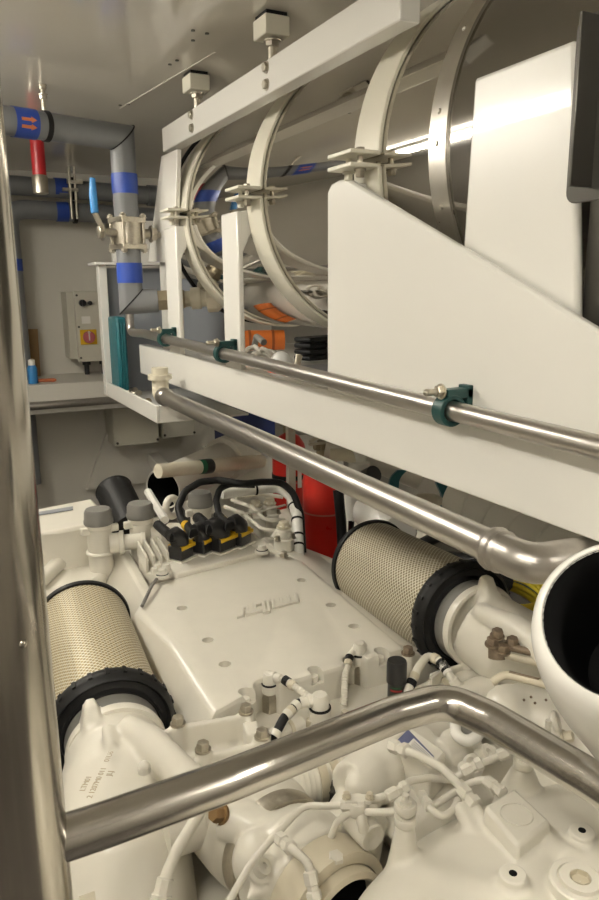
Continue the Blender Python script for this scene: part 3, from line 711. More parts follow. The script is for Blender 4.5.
# ---------------- air filters
def air_filter(fc, rc, rs, rb, material, label):
    """fc: centre of the big rubber end (towards the viewer), rc: centre of the rear end"""
    ax = (rc-fc); Lf = ax.length; ax.normalize()
    t = thing('air_filter', fc.lerp(rc, .5)-Z_*rs, label, 'air filter', 'engine air filters')
    q = Mx.Identity(3)
    md = ob('screen', M().lathe((0, 0, 0), Y_, [(rs, .02), (rs, Lf-.012)], 96, cap=False), material, t)
    md.data.transform(Mx.Translation(V(t['_loc'])))
    md.rotation_euler = (0, 0, 0)
    rot = Y_.rotation_difference(ax).to_matrix().to_4x4()
    md.matrix_local = Mx.Translation(fc-V(t['_loc'])) @ rot
    ob('rear_end_cap', M().lathe(fc, ax, [(rs-.01, Lf-.016), (rs+.006, Lf-.016), (rs+.008, Lf-.004), (rs+.004, Lf+.004), (.001, Lf+.006)], 72), BLACK, t)
    mm = M().lathe(fc, ax, [(rb*.69, .03), (rb*.69, -.010), (rb*.76, -.014), (rb*.78, -.002), (rb*.88, .003), (rb*.93, -.006), (rb, .002), (rb+.003, .014), (rb, .03), (rs+.001, .044)], 96, cap=False)
    x, y, z = frame(ax)
    for k in range(24):
        an = 2*PI*k/24; d = x*math.cos(an)+y*math.sin(an); q = x*math.cos(an+.05)+y*math.sin(an+.05)
        tq = (q-d).normalized(); c_ = fc+d*(rb+.002)+ax*.016
        mm.prism([c_-tq*.004-d*.003-ax*.01, c_+tq*.004-d*.003-ax*.01, c_+tq*.004-d*.003+ax*.01, c_-tq*.004-d*.003+ax*.01], d*.006)
    ob('rubber_end', mm, BLACK, t)
    ob('clamp_band', M().lathe(fc, ax, [(rb*.71, -.045), (rb*.73, -.045), (rb*.73, -.005), (rb*.71, -.005)], 72, cap=False, closed=True), GREYCAP, t)
    return t
LF = V((.257, 1.335, .835)); LR = at(84, 630, d=2.02)
LF = at(112, 732, d=1.54); LR = at(82, 624, d=1.97)
air_filter(LF, LR, .121, .134, FILT, 'yellowish air filter cylinder with black rubber rim left of the cover')
RF = at(466, 618, d=1.78); RR = at(371, 563, d=2.2)
air_filter(RF, RR, .127, .137, FILT2, 'greyish air filter cylinder under the thick pipe right of the cover')

# ---------------- intake castings
def cast(name, mm, parent, vox=.006, smooth=8): return ob(name, mm, CREAM, parent, remesh=vox, smooth=smooth)
t = thing('intake_housing', (.2, 1.1, .3), 'glossy cream intake casting in front of the left air filter', 'casting')
mm = M(); ax = (LR-LF).normalized()
mm.cyl(LF+ax*.02, LF-ax*.05, .092, .095, 40)
mm.tube([LF-ax*.04, LF-ax*.14+V((-.01, 0, -.015)), LF-ax*.24+V((-.03, 0, -.08)), LF-ax*.32+V((-.04, 0, -.2)), LF-ax*.34+V((-.04, 0, -.42))], [.093, .112, .128, .132, .13], 32)
k1 = [at(122, 722, Z=.84), at(150, 742, Z=.815), at(185, 778, Z=.79), at(215, 800, Z=.765), at(240, 815, Z=.70)]
mm.tube(k1, [.02, .032, .032, .034, .034], 18)
lb = LF-ax*.065-X_*.045+Z_*.07
def lug_(mm, c, ax_):
    sx = ax_.cross(Z_).normalized()
    q = lambda a, b, h: c+sx*a+ax_*b+Z_*h
    mm.rings([[q(-.03, -.05, -.03), q(.03, -.05, -.03), q(.03, .03, -.03), q(-.03, .03, -.03)], [q(-.012, -.005, .052), q(.012, -.005, .052), q(.012, .02, .052), q(-.012, .02, .052)]])
lug_(mm, lb, ax)
mm.tube([at(106, 725, Z=.845), at(112, 750, Z=.82)], .013, 10)
cast('housing', mm, t, .006, 10)
mm = M().lathe(LF-ax*.058, ax, [(.090, -.010), (.100, -.010), (.102, 0), (.100, .010), (.090, .010)], 56, cap=False, closed=True); ob('flange', mm, CREAM, t)
p = at(144, 762, Z=.835); ob('casting_boss', M().cyl(p-Z_*.02, p-Z_*.008, .011).sph(p-Z_*.008, .010, n=12), CREAM, t)
# stamped characters on the casting
sn = thing('stamped_marking', at(103, 770, Z=.835), 'faint brown stamped characters on the left intake casting', 'marking')
bpy.context.view_layer.update()
# ---------------- bolted bracket tray at the cover's left front corner
t = thing('bolted_bracket', (.45, 1.23, .7), 'cream cast bracket tray with four bolts at the left corner of the cover', 'bracket')
zb = .775
B = lambda x, y, z=.8: at(x, y, Z=z)
mm = M()
def wall(m_, a, b, th, z0, z1):
    d = (b-a); d.z = 0; n = V((-d.y, d.x, 0)).normalized()*th/2
    a0, b0 = V((a.x, a.y, z0)), V((b.x, b.y, z0))
    m_.prism([a0-n, b0-n, b0+n, a0+n], Z_*(z1-z0))
c1, c2, c3, c4 = B(178, 724), B(246, 712), B(262, 737), B(203, 750)
wall(mm, B(150, 733), c1, .014, .70, .795); wall(mm, c1, c2, .014, .70, .795); wall(mm, c2, c3, .012, .70, .79); wall(mm, c3, c4, .012, .70, .79); wall(mm, c4, B(170, 775), .012, .70, .79)
mm.prism([V((q.x, q.y, .70)) for q in (B(150, 733), c1, c2, B(290, 745), c3, c4, B(175, 790))], Z_*.035)
for c in (c1, c2, c3, c4): mm.cyl(V((c.x, c.y, .69)), V((c.x, c.y, .80)), .016)
c = B(252, 727); mm.box((c.x, c.y, .77), (.03, .045, .06), -.2)
cast('casting', mm, t, .0045, 3)
for c in (c1, c2, c3, c4): ob('bolt', M().hexb((c.x, c.y, .799), Z_, .0125, .018), NUT, t)
# ---------------- right intake casting and bracket
t = thing('intake_housing', (1.15, 1.2, .4), 'cream intake casting in front of the right air filter', 'casting')
mm = M(); ax = (RR-RF).normalized()
mm.cyl(RF+ax*.02, RF-ax*.05, .092, .095, 40)
g0 = RF-ax*.05
mm.tube([g0, g0-ax*.07+V((.02, 0, -.02)), g0-ax*.13+V((.09, .0, -.06)), g0-ax*.17+V((.2, -.02, -.12)), g0-ax*.2+V((.34, -.03, -.2))], [.092, .095, .092, .088, .085], 32)
mm.tube([at(478, 610, d=1.66), at(515, 628, d=1.55), at(560, 660, d=1.42), at(600, 700, d=1.3)], [.02, .03, .035, .035], 16)
lug_(mm, RF-ax*.075+X_*.0+Z_*.078, ax)
cast('housing', mm, t, .006, 8)
ob('flange', M().lathe(RF-ax*.055, ax, [(.090, -.010), (.100, -.010), (.102, 0), (.100, .010), (.090, .010)], 56, cap=False, closed=True), CREAM, t)
p = at(497, 643, d=1.5)
mm = M()
mm.tube([at(497, 658, d=1.5), at(497, 640, d=1.5)], .018, 14); ob('clamp_post', mm, RUSTY, t)
for q in ((497, 637), (492, 645), (503, 652), (512, 645)):
    c = at(*q, d=1.49); ob('clamp_bolt', M().hexb(c, cU-cF*.4, .012, .018), RUSTY, t)
for dy in (0, 9): ob('clamp_rod', M().tube([at(500, 645+dy, d=1.5), at(548, 656+dy, d=1.44)], .008, 10), RUSTY if dy == 0 else COLLAR, t)
t = thing('bolted_bracket', (1.0, 1.25, .68), 'cream bracket plate with three bolts below the right air filter', 'bracket')
r1, r2, r3 = B(408, 655, .79), B(449, 635, .81), B(467, 653, .81)
mm = M(); wall(mm, r1, r2, .014, .66, .79); wall(mm, r2, at(452, 600, Z=.85), .012, .66, .86); wall(mm, r3, at(430, 672, Z=.79), .012, .66, .785)
for c, zt_ in ((r1, .795), (r2, .81), (r3, .81)): mm.cyl(V((c.x, c.y, .64)), V((c.x, c.y, zt_)), .015)
wall(mm, r3, at(480, 630, Z=.85), .012, .66, .82)
mm.prism([V((q.x, q.y, .64)) for q in (r1, r2, at(480, 650, Z=.75), at(430, 690, Z=.75))], Z_*.03)
cast('casting', mm, t, .0045, 3)
for c, zt_ in ((r1, .795), (r2, .81), (r3, .81)): ob('bolt', M().hexb((c.x, c.y, zt_-.002), Z_, .013, .018), RUSTY, t)

# ---------------- front plate of the engine below the cover and the manifold pipe across
t = thing('front_housing', (.72, 1.2, .5), 'cream front housing below the front edge of the cover', 'casting')
mm = M()
a, b = B(262, 735, .70), B(450, 690, .70)
mm.box((.74, 1.26, .60), (.62, .16, .18), ERZ); cast('housing', mm, t, .008, 4)
mm = M(); c = at(385, 735, Z=.70)
t2 = t
p = at(380, 695, Z=.70); ob('ring_port', M().lathe((p.x, p.y, .68), Z_, [(.045, 0), (.045, .03), (.03, .035), (.03, .0)], 32, cap=False, closed=True), CREAM, t)
p = at(405, 685, Z=.72); ob('ring_port', M().lathe((p.x, p.y, .68), Z_, [(.04, 0), (.04, .025), (.03, .028), (.03, .002), (.001, .0)], 32, cap=False), DUCTIN, t)
t = thing('manifold_pipe', (.55, 1.07, .68), 'fat cream manifold pipe running across below the guard rail', 'pipe')
m0, m1 = at(188, 815, Z=.73), at(345, 760, Z=.73); dm = (m1-m0).normalized(); Lm = (m1-m0).length
mm = M(); prf = [(.058, -.05)]
for k in range(30):
    h = .01+k*(Lm-.02)/30; prf += [(.060, h), (.0612, h+.003), (.060, h+.006)]
mm.lathe(m0, dm, prf+[(.058, Lm)], 36); ob('sleeve', mm, CREAM, t)
for h in (Lm*.76, Lm*.84): ob('hose_clamp', M().lathe(m0+dm*h, dm, [(.0605, -.008), (.064, -.008), (.064, .008), (.0605, .008)], 36, cap=False, closed=True), COLLAR, t)
m2 = at(440, 722, Z=.73)
mm = M(); mm.tube([m1-dm*.02, m2, m2+(m2-m1).normalized()*.15], .062, 28); mm.sph(at(372, 752, Z=.77), .03); c = at(361, 768, Z=.79)
cast('elbow', mm, t, .006, 5)
c = at(361, 767, Z=.785); ob('hex_plug', M().hexb(c-Z_*.03, Z_, .022, .045), CREAM, t, .002)
t2 = thing('air_duct_elbow', (1.0, 1.05, .6), 'cream pipe elbow with hose clamps below the right intake', 'pipe')
q = [at(405, 722, Z=.70), at(430, 708, Z=.71), at(468, 690, Z=.72), at(505, 692, Z=.70)]
ob('elbow', M().tube(q, .055, 28, fil=.08), CREAM, t2)
for i, s in ((0, .6), (1, .35)):
    c = q[i].lerp(q[i+1], s); ob('hose_clamp', M().lathe(c, q[i+1]-q[i], [(.0555, -.007), (.059, -.007), (.059, .007), (.0555, .007)], 32, cap=False, closed=True), COLLAR, t2)

# ---------------- sensors, plugs and small hoses along the front edge
def corr(mm, pts, r, fil=.02, pitch=.006):
    P_ = fillet(pts, fil, 8); out = []; 
    # resample
    seg = []; L = 0
    for a, b in zip(P_, P_[1:]): seg.append((L, a, b)); L += (b-a).length
    n = max(4, int(L/pitch*2)); rr = []
    for i in range(n+1):
        s = L*i/n
        for (l0, a, b) in seg:
            if s <= l0+(b-a).length+1e-9: break
        out.append(a.lerp(b, min(1, max(0, (s-l0)/max(1e-9, (b-a).length))))); rr.append(r if i % 2 else r*.82)
    return mm.tube(out, rr, 12)
def sensor(x, y, y1, Z, r, label, base=NUT):
    p = at(x, y1, Z=Z); tpz = at(x, y, Y=p.y).z
    t = thing('sensor_plug', p, label, 'sensor', 'sensor plugs along the front of the cover')
    h = tpz-p.z
    ob('body', M().lathe(p, Z_, [(r, h*.3), (r*1.1, h*.32), (r*1.1, h*.6), (r*.92, h*.62), (r*.92, h*.9), (r*.7, h)], 20), CREAM, t)
    ob('hex_base', M().hexb(p-Z_*.04, Z_, r*1.15, h*.3+.04), base, t)
    ob('seal', M().lathe(p, Z_, [(r*1.12, h*.6), (r*1.14, h*.61), (r*1.14, h*.65), (r, h*.66)], 20, cap=False), BLACK, t)
    return t, p, h
s1, pA, hA = sensor(270, 673, 700, .745, .0165, 'sensor plug in the left recess of the cover front')
s2, pB, hB = sensor(320, 694, 730, .72, .021, 'large white sensor plug in front of the cover, with two hoses', CREAM)
s3, pC, hC = sensor(359, 643, 672, .745, .0165, 'sensor plug in the right recess of the cover front')
def hose(name, pts, r, label, cat='hose', material=CREAM, fil=.025, ends=None, corrg=True, group=None, ends_mat=CREAM, bands=()):
    P_ = [at(x, y, Z=z) for x, y, z in pts]
    c = min(P_, key=lambda q: q.z)
    t = thing(name, c-Z_*r, label, cat, group)
    mm = M()
    if corrg: corr(mm, P_, r, fil)
    else: mm.tube(P_, r, 12, fil=fil)
    ob('tube', mm, material, t)
    for i in (ends or ()):
        a, b = (P_[0], P_[1]) if i == 0 else (P_[-1], P_[-2])
        d = (b-a).normalized(); ob('end_fitting', M().lathe(a, d, [(r*1.3, -.006), (r*1.5, 0), (r*1.5, .018), (r*1.25, .02), (r*1.25, .034), (r*1.05, .036)], 16), ends_mat, t)
    for k, s, mt_ in bands:
        a, b = P_[k], P_[k+1]; c = a.lerp(b, s); ob('band', M().lathe(c, b-a, [(r*1.05, -.007), (r*1.22, -.007), (r*1.22, .007), (r*1.05, .007)], 14, cap=False, closed=True), mt_, t)
    return t
hose('sensor_hose', [(268, 676, .80), (285, 680, .805), (300, 690, .80), (313, 700, .79)], .0085, 'short ribbed hose from the left recess plug to the large plug', ends=(0,), group='sensor hoses', bands=((1, .5, COLLAR), (1, .1, BLACK)))
hose('sensor_hose', [(316, 700, .79), (298, 703, .79), (284, 718, .78), (275, 735, .76), (276, 745, .73)], .0095, 'black and cream hose curling left from the large plug', ends=(0,), group='sensor hoses', material=BLACK, corrg=False, bands=((1, .2, CREAM), (1, .55, COLLAR), (1, .8, CREAM), (0, .7, CREAM), (2, .95, CREAM)))
hose('sensor_hose', [(361, 645, .80), (350, 655, .80), (345, 675, .78), (344, 705, .73)], .0085, 'ribbed hose dropping from the right recess plug', ends=(0,), group='sensor hoses', bands=((1, .2, BLACK), (1, .45, COLLAR)))
hose('sensor_hose', [(403, 712, .74), (408, 690, .78), (418, 668, .81), (428, 655, .82), (440, 661, .82), (452, 678, .80), (462, 692, .77)], .0095, 'hose arching right behind the black capped cylinder', ends=(1,), group='sensor hoses', corrg=False, bands=((0, .5, COLLAR), (1, .3, BLACK), (1, .6, COLLAR), (3, .6, COLLAR), (4, .15, BLACK), (4, .3, LABEL), (4, .45, BLACK), (4, .6, LABEL)))
a, b = at(274, 735, Z=.745), at(301, 723, Z=.745)
t = thing('lying_connector', a-Z_*.018, 'cream cable connector lying below the left hoses', 'connector')
d = (b-a).normalized(); L = (b-a).length
ob('shell', M().lathe(a, d, [(.012, -.01), (.016, 0), (.016, L*.4), (.014, L*.42), (.014, L*.6), (.017, L*.62), (.017, L), (.012, L+.004)], 20), CREAM, t)
ob('locking_ring', M().lathe(a, d, [(.0165, L*.5), (.0185, L*.5), (.0185, L*.62), (.0165, L*.62)], 20, cap=False, closed=True), COLLAR, t)
for i, (x, y, z) in enumerate(((310, 724, .735), (345, 716, .735), (432, 668, .80))):
    p = at(x, y, Z=z)
    if i < 2: tag(ob('hex_bolt', M().hexb(p-Z_*.02, Z_, .010, .032), COLLAR), ['small hex bolt left of the large white plug base', 'small hex bolt right of the large white plug base'][i], 'bolt', 'small bolts on the front housing')
# black capped cylinder with green print
p = at(396, 700, Z=.745); tz_ = at(398, 660, Y=p.y).z
t = thing('capped_cylinder', p, 'small black cylinder with a black cap standing in front of the cover', 'cylinder')
h = tz_-p.z
ob('body', M().lathe(p, Z_, [(.0195, -.03), (.0195, h*.45), (.0205, h*.47)], 28), mat('black_green', (.008, .016, .011), .35), t)
ob('cap', M().lathe(p, Z_, [(.0225, h*.48), (.0225, h*.95), (.0205, h)], 28), BLACKP, t)
vd = V((-p.x, -p.y, 0)).normalized(); sd = Z_.cross(vd)
for k, (zz, ww, mt_) in enumerate(((.40, .012, DGREEN), (.33, .014, mat('printed_red', (.30, .02, .02), .5)), (.24, .008, DGREEN), (.12, .018, DGREEN), (.05, .018, DGREEN))):
    ob('printed_band', M().arc_band(p, Z_, [(.0197, h*zz-.002), (.0201, h*zz-.002), (.0201, h*zz+.002), (.0197, h*zz+.002)], -ww/.02, ww/.02, 10, ref=vd), mt_, t)
# sensor in a bracket at right
q0, q1 = at(434, 662, Z=.82), at(458, 688, Z=.79)
t = thing('cable_bracket', at(432, 690, Z=.74), 'small cream angle bracket holding the right hose', 'bracket')
c = at(436, 676, Z=.79); mm = M().box(c+V((0, 0, -.03)), (.05, .006, .07), .4).box(c+V((.02, .012, -.06)), (.06, .05, .006), .4); ob('plate', mm, CREAM, t, .002)
# stamped text
# ================================================================== rear of the engine
# capped filter housings
for x, y, yb_, Z, r, lab in ((98, 514, 553, .93, .046, 'white filter housing with a grey cap, leftmost of the three'), (140, 508, 545, .93, .045, 'white filter housing with a grey cap, between the two black pipe ends'), (200, 497, 520, .93, .043, 'white filter housing with a grey cap behind the connectors, rightmost of the three')):
    p = at(x, y, Z=Z); t = thing('filter_housing', (p.x, p.y, .72), lab, 'filter housing', 'capped filter housings')
    ob('body', M().lathe((p.x, p.y, 0), Z_, [(r*.86, .70), (r*.86, Z-.05), (r*.95, Z-.045), (r*.95, Z-.03)], 32), CREAM, t)
    ob('cap', M().lathe((p.x, p.y, 0), Z_, [(r, Z-.032), (r*1.04, Z-.028), (r*1.04, Z-.02), (r, Z-.016), (r*.97, Z+.008), (r*.85, Z+.018), (r*.3, Z+.022), (.001, Z+.022)], 40), GREYCAP, t)
    for s in (-1, 1): ob('ear', M().box((p.x+s*r*1.0, p.y-.01, Z-.05), (.03, .02, .025)), CREAM, t, .004)
    ob('collar', M().torus((p.x, p.y, .80), Z_, r*.88, .007), CREAM, t)
    if x < 190:
        q = p+V((.07, -.03, 0)); ob('side_port', M().lathe((p.x+r*.6, p.y-.02, .83), (1, -.25, 0), [(.034, 0), (.034, .03), (.04, .032), (.04, .045), (.026, .047), (.026, .10), (.03, .102), (.03, .115)], 20), CREAM, t)
# white coolant pipe to the left
P_ = [at(x, y, Z=.76) for x, y in ((30, 590), (60, 562), (84, 541), (96, 534))]
t = thing('coolant_pipe', P_[0], 'cream pipe running from the leftmost capped housing to behind the pillar', 'pipe')
ob('tube', M().tube(P_, .026, 18, fil=.03), CREAM, t); d = (P_[2]-P_[1]).normalized()
ob('flange', M().lathe(P_[2], d, [(.027, -.01), (.036, -.006), (.036, .012), (.027, .016)], 20), CREAM, t)
# left charge-air box with grey strip
t = thing('engine_side_box', at(75, 530, Z=.75), 'cream box casting with a grey strip at the far left of the engine', 'casting')
a = [at(*q, Z=.88) for q in ((20, 512), (92, 498), (112, 520), (60, 530), (30, 533))]
mm = M(); mm.rings([[V((p.x, p.y, .45)) for p in a], [p for p in a]]); ob('box', mm, CREAM, t, .012)
b = [at(*q, Z=.882) for q in ((30, 514), (73, 507), (73, 510), (30, 517))]
ob('grey_strip', M().prism(b, (0, 0, .003)), SLATE, t)
a = [at(*q, Z=.82) for q in ((20, 535), (62, 532), (78, 520), (112, 522), (112, 545), (60, 580), (20, 600))]
mm = M(); mm.rings([[V((p.x, p.y, .45)) for p in a], [V((p.x, p.y, .74)) for p in a]]); ob('shelf', mm, CREAM, t, .02)
p = at(44, 536, Z=.80)
ob('hand_hole', M().lathe(p-Z_*.03, V((.2, -.5, .8)), [(.028, 0), (.028, .012), (.016, .014), (.016, .02), (.001, .024)], 20), CREAM, t)
p = at(46, 568, Z=.74); ob('screw_plug', M().lathe(p, V((-.1, -.5, .8)), [(.03, 0), (.03, .01), (.02, .012), (.012, .004), (.001, .004)], 24), CREAM, t)
# black pipe ends
a, b = at(114, 490, d=3.0), at(132, 528, d=2.85)
t = thing('black_hose_end', b-V((0, 0, .06)), 'black cylindrical hose end standing between the two left capped housings', 'hose')
ob('hose', M().tube([a, b], .074, 32), BLACK, t); ob('mouth_rim', M().torus(a, a-b, .070, .006, 32), BLACK, t)
a = at(163, 489, Y=3.35); b = at(262, 463, X=a.x+.62)
b = V((a.x+.65, a.y+.50, a.z+.03)); da = (b-a).normalized()
t = thing('exhaust_duct', a-V((0, 0, .1)), 'white open ended duct with a black inside behind the engine', 'duct')
ob('wall', M().lathe(a, da, [(.092, 0), (.098, -.004), (.102, .004), (.102, .6)], 48, cap=False), WALL, t)
ob('inside', M().lathe(a, da, [(.092, .001), (.09, .5), (.001, .51)], 40, cap=False), DUCTIN, t)
ob('end_flange', M().lathe(a+da*.55, da, [(.102, 0), (.125, .01), (.125, .22), (.11, .23)], 40), WALL, t)
a0, b0 = at(158, 471, Y=3.2), at(262, 461, Y=3.45); dd = (b0-a0).normalized(); LL = (b0-a0).length
t = thing('marked_pipe', a0-V((0, 0, .04)), 'thin white pipe with a green and black marker above the open duct', 'pipe')
ob('tube', M().tube([a0, b0], .034, 24), PVC, t)
ob('green_marker', M().lathe(a0+dd*LL*.36, dd, [(.0345, 0), (.036, .004), (.036, .085), (.0345, .09)], 20, cap=False), mat('marker_green', (.01, .09, .04), .4), t)
ob('black_marker', M().lathe(a0+dd*LL*.40, dd, [(.0365, 0), (.037, .002), (.037, .045), (.0365, .047)], 20, cap=False), BLACKP, t)
ob('cream_sleeve', M().lathe(a0+dd*LL*.47, dd, [(.0345, 0), (.037, .002), (.037, .3), (.0345, .302)], 20, cap=False), PVC, t)
a, b = at(148, 492, Z=.86), at(165, 520, Z=.83)
t = thing('lifting_bracket', b, 'thin white bracket bar with a lifting eye in front of the open duct', 'bracket')
ob('bar', M().tube([a, b], .016, 8), WHITE, t)
p = at(172, 507, Z=.84); ob('eye', M().torus(p, (.5, -.8, .1), .034, .014, 28, 10), CREAM, t)

# ECU with cooling fins
t = thing('control_unit', at(195, 548, Z=.80), 'cream finned electronic control unit behind the cover', 'control unit')
c = [at(*q, Z=.815) for q in ((138, 556), (176, 574), (262, 552), (222, 524), (168, 522))]
ob('base', M().prism([V((p.x, p.y, .70)) for p in c], Z_*.115), CREAM, t, .006)
f0, f1 = at(138, 541, Z=.845), at(183, 530, Z=.845); fv = at(147, 558, Z=.845)-f0; fv.z = 0
for k in range(8):
    a = f0.lerp(f1, k/7); n = (f1-f0).normalized()*.006
    ob('fin', M().prism([a-n+V((0, 0, -.05)), a+n+V((0, 0, -.05)), a+n*.6, a-n*.6], fv), CREAM, t, .001)
f0, f1 = at(183, 530, Z=.84), at(238, 516, Z=.84)
for k in range(8):
    a = f0.lerp(f1, k/7); n = (f1-f0).normalized()*.006
    ob('fin', M().prism([a-n+V((0, 0, -.04)), a+n+V((0, 0, -.04)), a+n*.6, a-n*.6], fv*.75), CREAM, t, .001)
for q in ((162, 573), (262, 549), (138, 534)):
    p = at(*q, Z=.825)
    ob('mounting_bolt', M().lathe(p-Z_*.012, Z_, [(.024, 0), (.024, .008), (.017, .01), (.017, .016)], 18).hexb(p, Z_, .013, .014), CREAM, t)
    ob('seal_ring', M().torus(p-Z_*.004, Z_, .0165, .0035, 24, 8), BLACK, t)
# wiring block at the left corner of the unit
t = thing('cable_bracket_cluster', at(160, 578, Z=.80), 'small cream bracket with bolts at the left rear corner of the cover', 'bracket')
p = at(160, 575, Z=.81); mm = M().box(p, (.06, .045, .025), .3); ob('base', mm, CREAM, t, .004)
for dx, dy in ((-.02, -.012), (.022, .0), (0, .018)): ob('bolt', M().hexb(p+V((dx, dy, .012)), Z_, .011, .018), CREAM, t)
a, b = at(152, 585, Z=.82), at(142, 606, Z=.81); ob('lead', M().tube([p, a, b], .005, 8, fil=.02), GREYCAP, t)
# connectors
def conn(body, boot0, boot1, wpx, label, cable=None, bw=.011, tall=1.0):
    x, y = body
    p = at(x, y, Z=.822); s = wpx*p_depth(p)/f
    t = thing('cable_connector', p, label, 'connector', 'black connectors on the control unit')
    b0 = at(*boot0, Z=.90); d = (b0-p); d.z = 0; d.normalize(); side = Z_.cross(d)
    ang = math.atan2(d.y, d.x)
    rot = Mx.Rotation(ang, 3, 'Z')
    ob('housing', M().box(p+Z_*.022, (s*1.15, s*1.0, .044), rot=rot), BLACKP, t, .004)
    ob('yellow_clip', M().box(p+Z_*.038-d*s*.12, (s*1.26, s*1.12, .013), rot=rot).box(p+Z_*.044-d*s*.62, (s*.12, s*.85, .014), rot=rot), YELLOW, t, .003)
    ob('head', M().tube([p+d*s*.05+Z_*.036, p+d*s*.08+Z_*.062, p+d*s*.45+Z_*.082, p+d*s*.9+Z_*.085], [s*.52, s*.56, s*.46, s*.36], 14), BLACKP, t)
    b1 = at(*boot1, Z=.89) if boot1 else None
    pts = [p+d*s*.3+Z_*.075, b0] + ([b1] if b1 else [])
    ob('boot', M().tube(pts, [s*.3]+[s*.30]*(len(pts)-1), 14), BLACK, t)
    ob('foot', M().box(p-Z_*.008-d*s*.2, (s*1.6, s*1.1, .012), rot=rot), CREAM, t, .003)
    return t, p, s
def p_depth(p): return (p-CAM).dot(cF)
conn((181, 557), (172, 537), (158, 525), 17, 'black connector with yellow clip, first from the left on the control unit')
c2 = conn((203, 551), (192, 533), (184, 521), 15, 'black connector with yellow clip, second from the left on the control unit')
c3 = conn((221, 548), (210, 529), (198, 518), 20, 'widest black connector, third from the left on the control unit')
c4 = conn((240, 543), (228, 526), (218, 515), 16, 'black connector with yellow clip, rightmost on the control unit')
def cable(name, pts, r, label, material=BLACK, bands=(), group='black engine cables'):
    P_ = [at(x, y, Z=z) for x, y, z in pts]
    t = thing(name, min(P_, key=lambda q: q.z), label, 'cable', group)
    ob('cord', M().tube(P_, r, 10, fil=.05), material, t)
    for i, s, m_ in bands:
        c = P_[i].lerp(P_[i+1], s); ob('marker_sleeve', M().lathe(c, P_[i+1]-P_[i], [(r*1.05, -.02), (r*1.25, -.018), (r*1.25, .018), (r*1.05, .02)], 12), m_, t)
cable('black_cable', [(190, 531, .89), (181, 519, .90), (178, 507, .93), (185, 491, .97), (200, 482, .99), (218, 480, .99), (242, 484, .98), (262, 482, .97), (282, 482, .95), (294, 494, .93), (301, 515, .86), (303, 552, .76)], .0125, 'thick black cable looping from the second connector over to the right of the engine', bands=((0, .35, YELLOW),))
cable('black_cable', [(229, 526, .89), (219, 515, .90), (216, 500, .93), (220, 488, .96), (230, 484, .97), (255, 485, .965)], .0115, 'black cable rising from the rightmost connector to join the thick loop', bands=((0, .4, YELLOW),))
P_ = [at(x, y, Z=z) for x, y, z in ((222, 494, .92), (250, 490, .92), (280, 487, .92), (291, 497, .90), (297, 516, .86), (299, 556, .76))]
t = thing('insulated_pipe', P_[-1], 'white insulated pipe bending down beside the red extinguisher', 'pipe')
ob('tube', M().tube(P_, .019, 16, fil=.05), WHITE, t)
for i, s in ((3, .5), (4, .1), (4, .5), (4, .75), (1, .2)):
    c = P_[i].lerp(P_[i+1], s); ob('cable_tie', M().lathe(c, P_[i+1]-P_[i], [(.0192, -.004), (.0215, -.003), (.0215, .003), (.0192, .004)], 16, cap=False, closed=True), BLACK, t)
# fuel lines and injectors right of the control unit
FL = [[(225, 507, .84), (243, 513, .85), (262, 530, .84), (281, 531, .82)], [(232, 500, .86), (252, 507, .86), (266, 521, .85), (284, 520, .83)], [(240, 514, .87), (262, 511, .86), (285, 505, .85)], [(236, 498, .88), (262, 494, .88), (283, 497, .87)], [(272, 538, .82), (282, 524, .85), (291, 534, .82)]]
LN = ['nearest the connectors', 'second from the connectors', 'crossing level over the others', 'topmost below the insulated pipe', 'curled at the right end']
for i, L in enumerate(FL):
    P_ = [at(*q[:2], Z=q[2]) for q in L]
    tag(ob('fuel_line', M().tube(P_, .0075 if i != 2 else .004, 10, fil=.04), CREAM), 'thin cream fuel line right of the control unit, '+LN[i], 'fuel line', 'fuel lines behind the cover')
IJ = [((256, 507), 'leftmost'), ((270, 505), 'middle'), ((284, 530), 'lowest')]
for (x, y), nm in IJ:
    p = at(x, y+14, Z=.80)
    t = thing('injector_fitting', p-Z_*.06, 'cream bolted fitting under the fuel lines, %s of three' % nm, 'fitting', 'fittings under the fuel lines')
    ob('body', M().lathe(p, Z_, [(.034, -.06), (.034, .02), (.026, .024), (.026, .05), (.018, .055), (.018, .07)], 20), CREAM, t)
    ob('nut', M().hexb(p+Z_*.06, Z_, .02, .02), COLLAR, t)
    for s in (-1, 1): ob('bolt', M().hexb(p+V((s*.028, -.012, .02)), Z_, .009, .018), NUT, t)
t = thing('rocker_cover', at(275, 555, Z=.72), 'long narrow cream rail cover right of the control unit', 'cover')
a = [at(*q, Z=.80) for q in ((258, 530), (300, 566), (340, 590), (322, 590), (280, 566), (246, 538))]
a = [at(*q, Z=.80) for q in ((232, 515), (345, 588), (335, 598), (300, 575), (222, 522))]
ob('lid', M().prism([V((p.x, p.y, .70)) for p in a], Z_*.086), CREAM, t, .012)
a = [at(*q, Z=.792) for q in ((250, 546), (276, 536), (352, 594), (336, 606), (296, 576))]
ob('step', M().prism([V((p.x, p.y, .60)) for p in a], Z_*.18), CREAM, t, .008)
a = [at(*q, Z=.74) for q in ((236, 512), (290, 500), (305, 540), (345, 555), (350, 585), (300, 560))]
ob('side', M().prism([V((p.x, p.y, .45)) for p in a], Z_*.26), CREAM, t, .012)
for q in ((248, 534), (284, 556)):
    p = at(*q, Z=.81); ob('bolt', M().hexb(p, Z_, .012, .014), NUT, t)

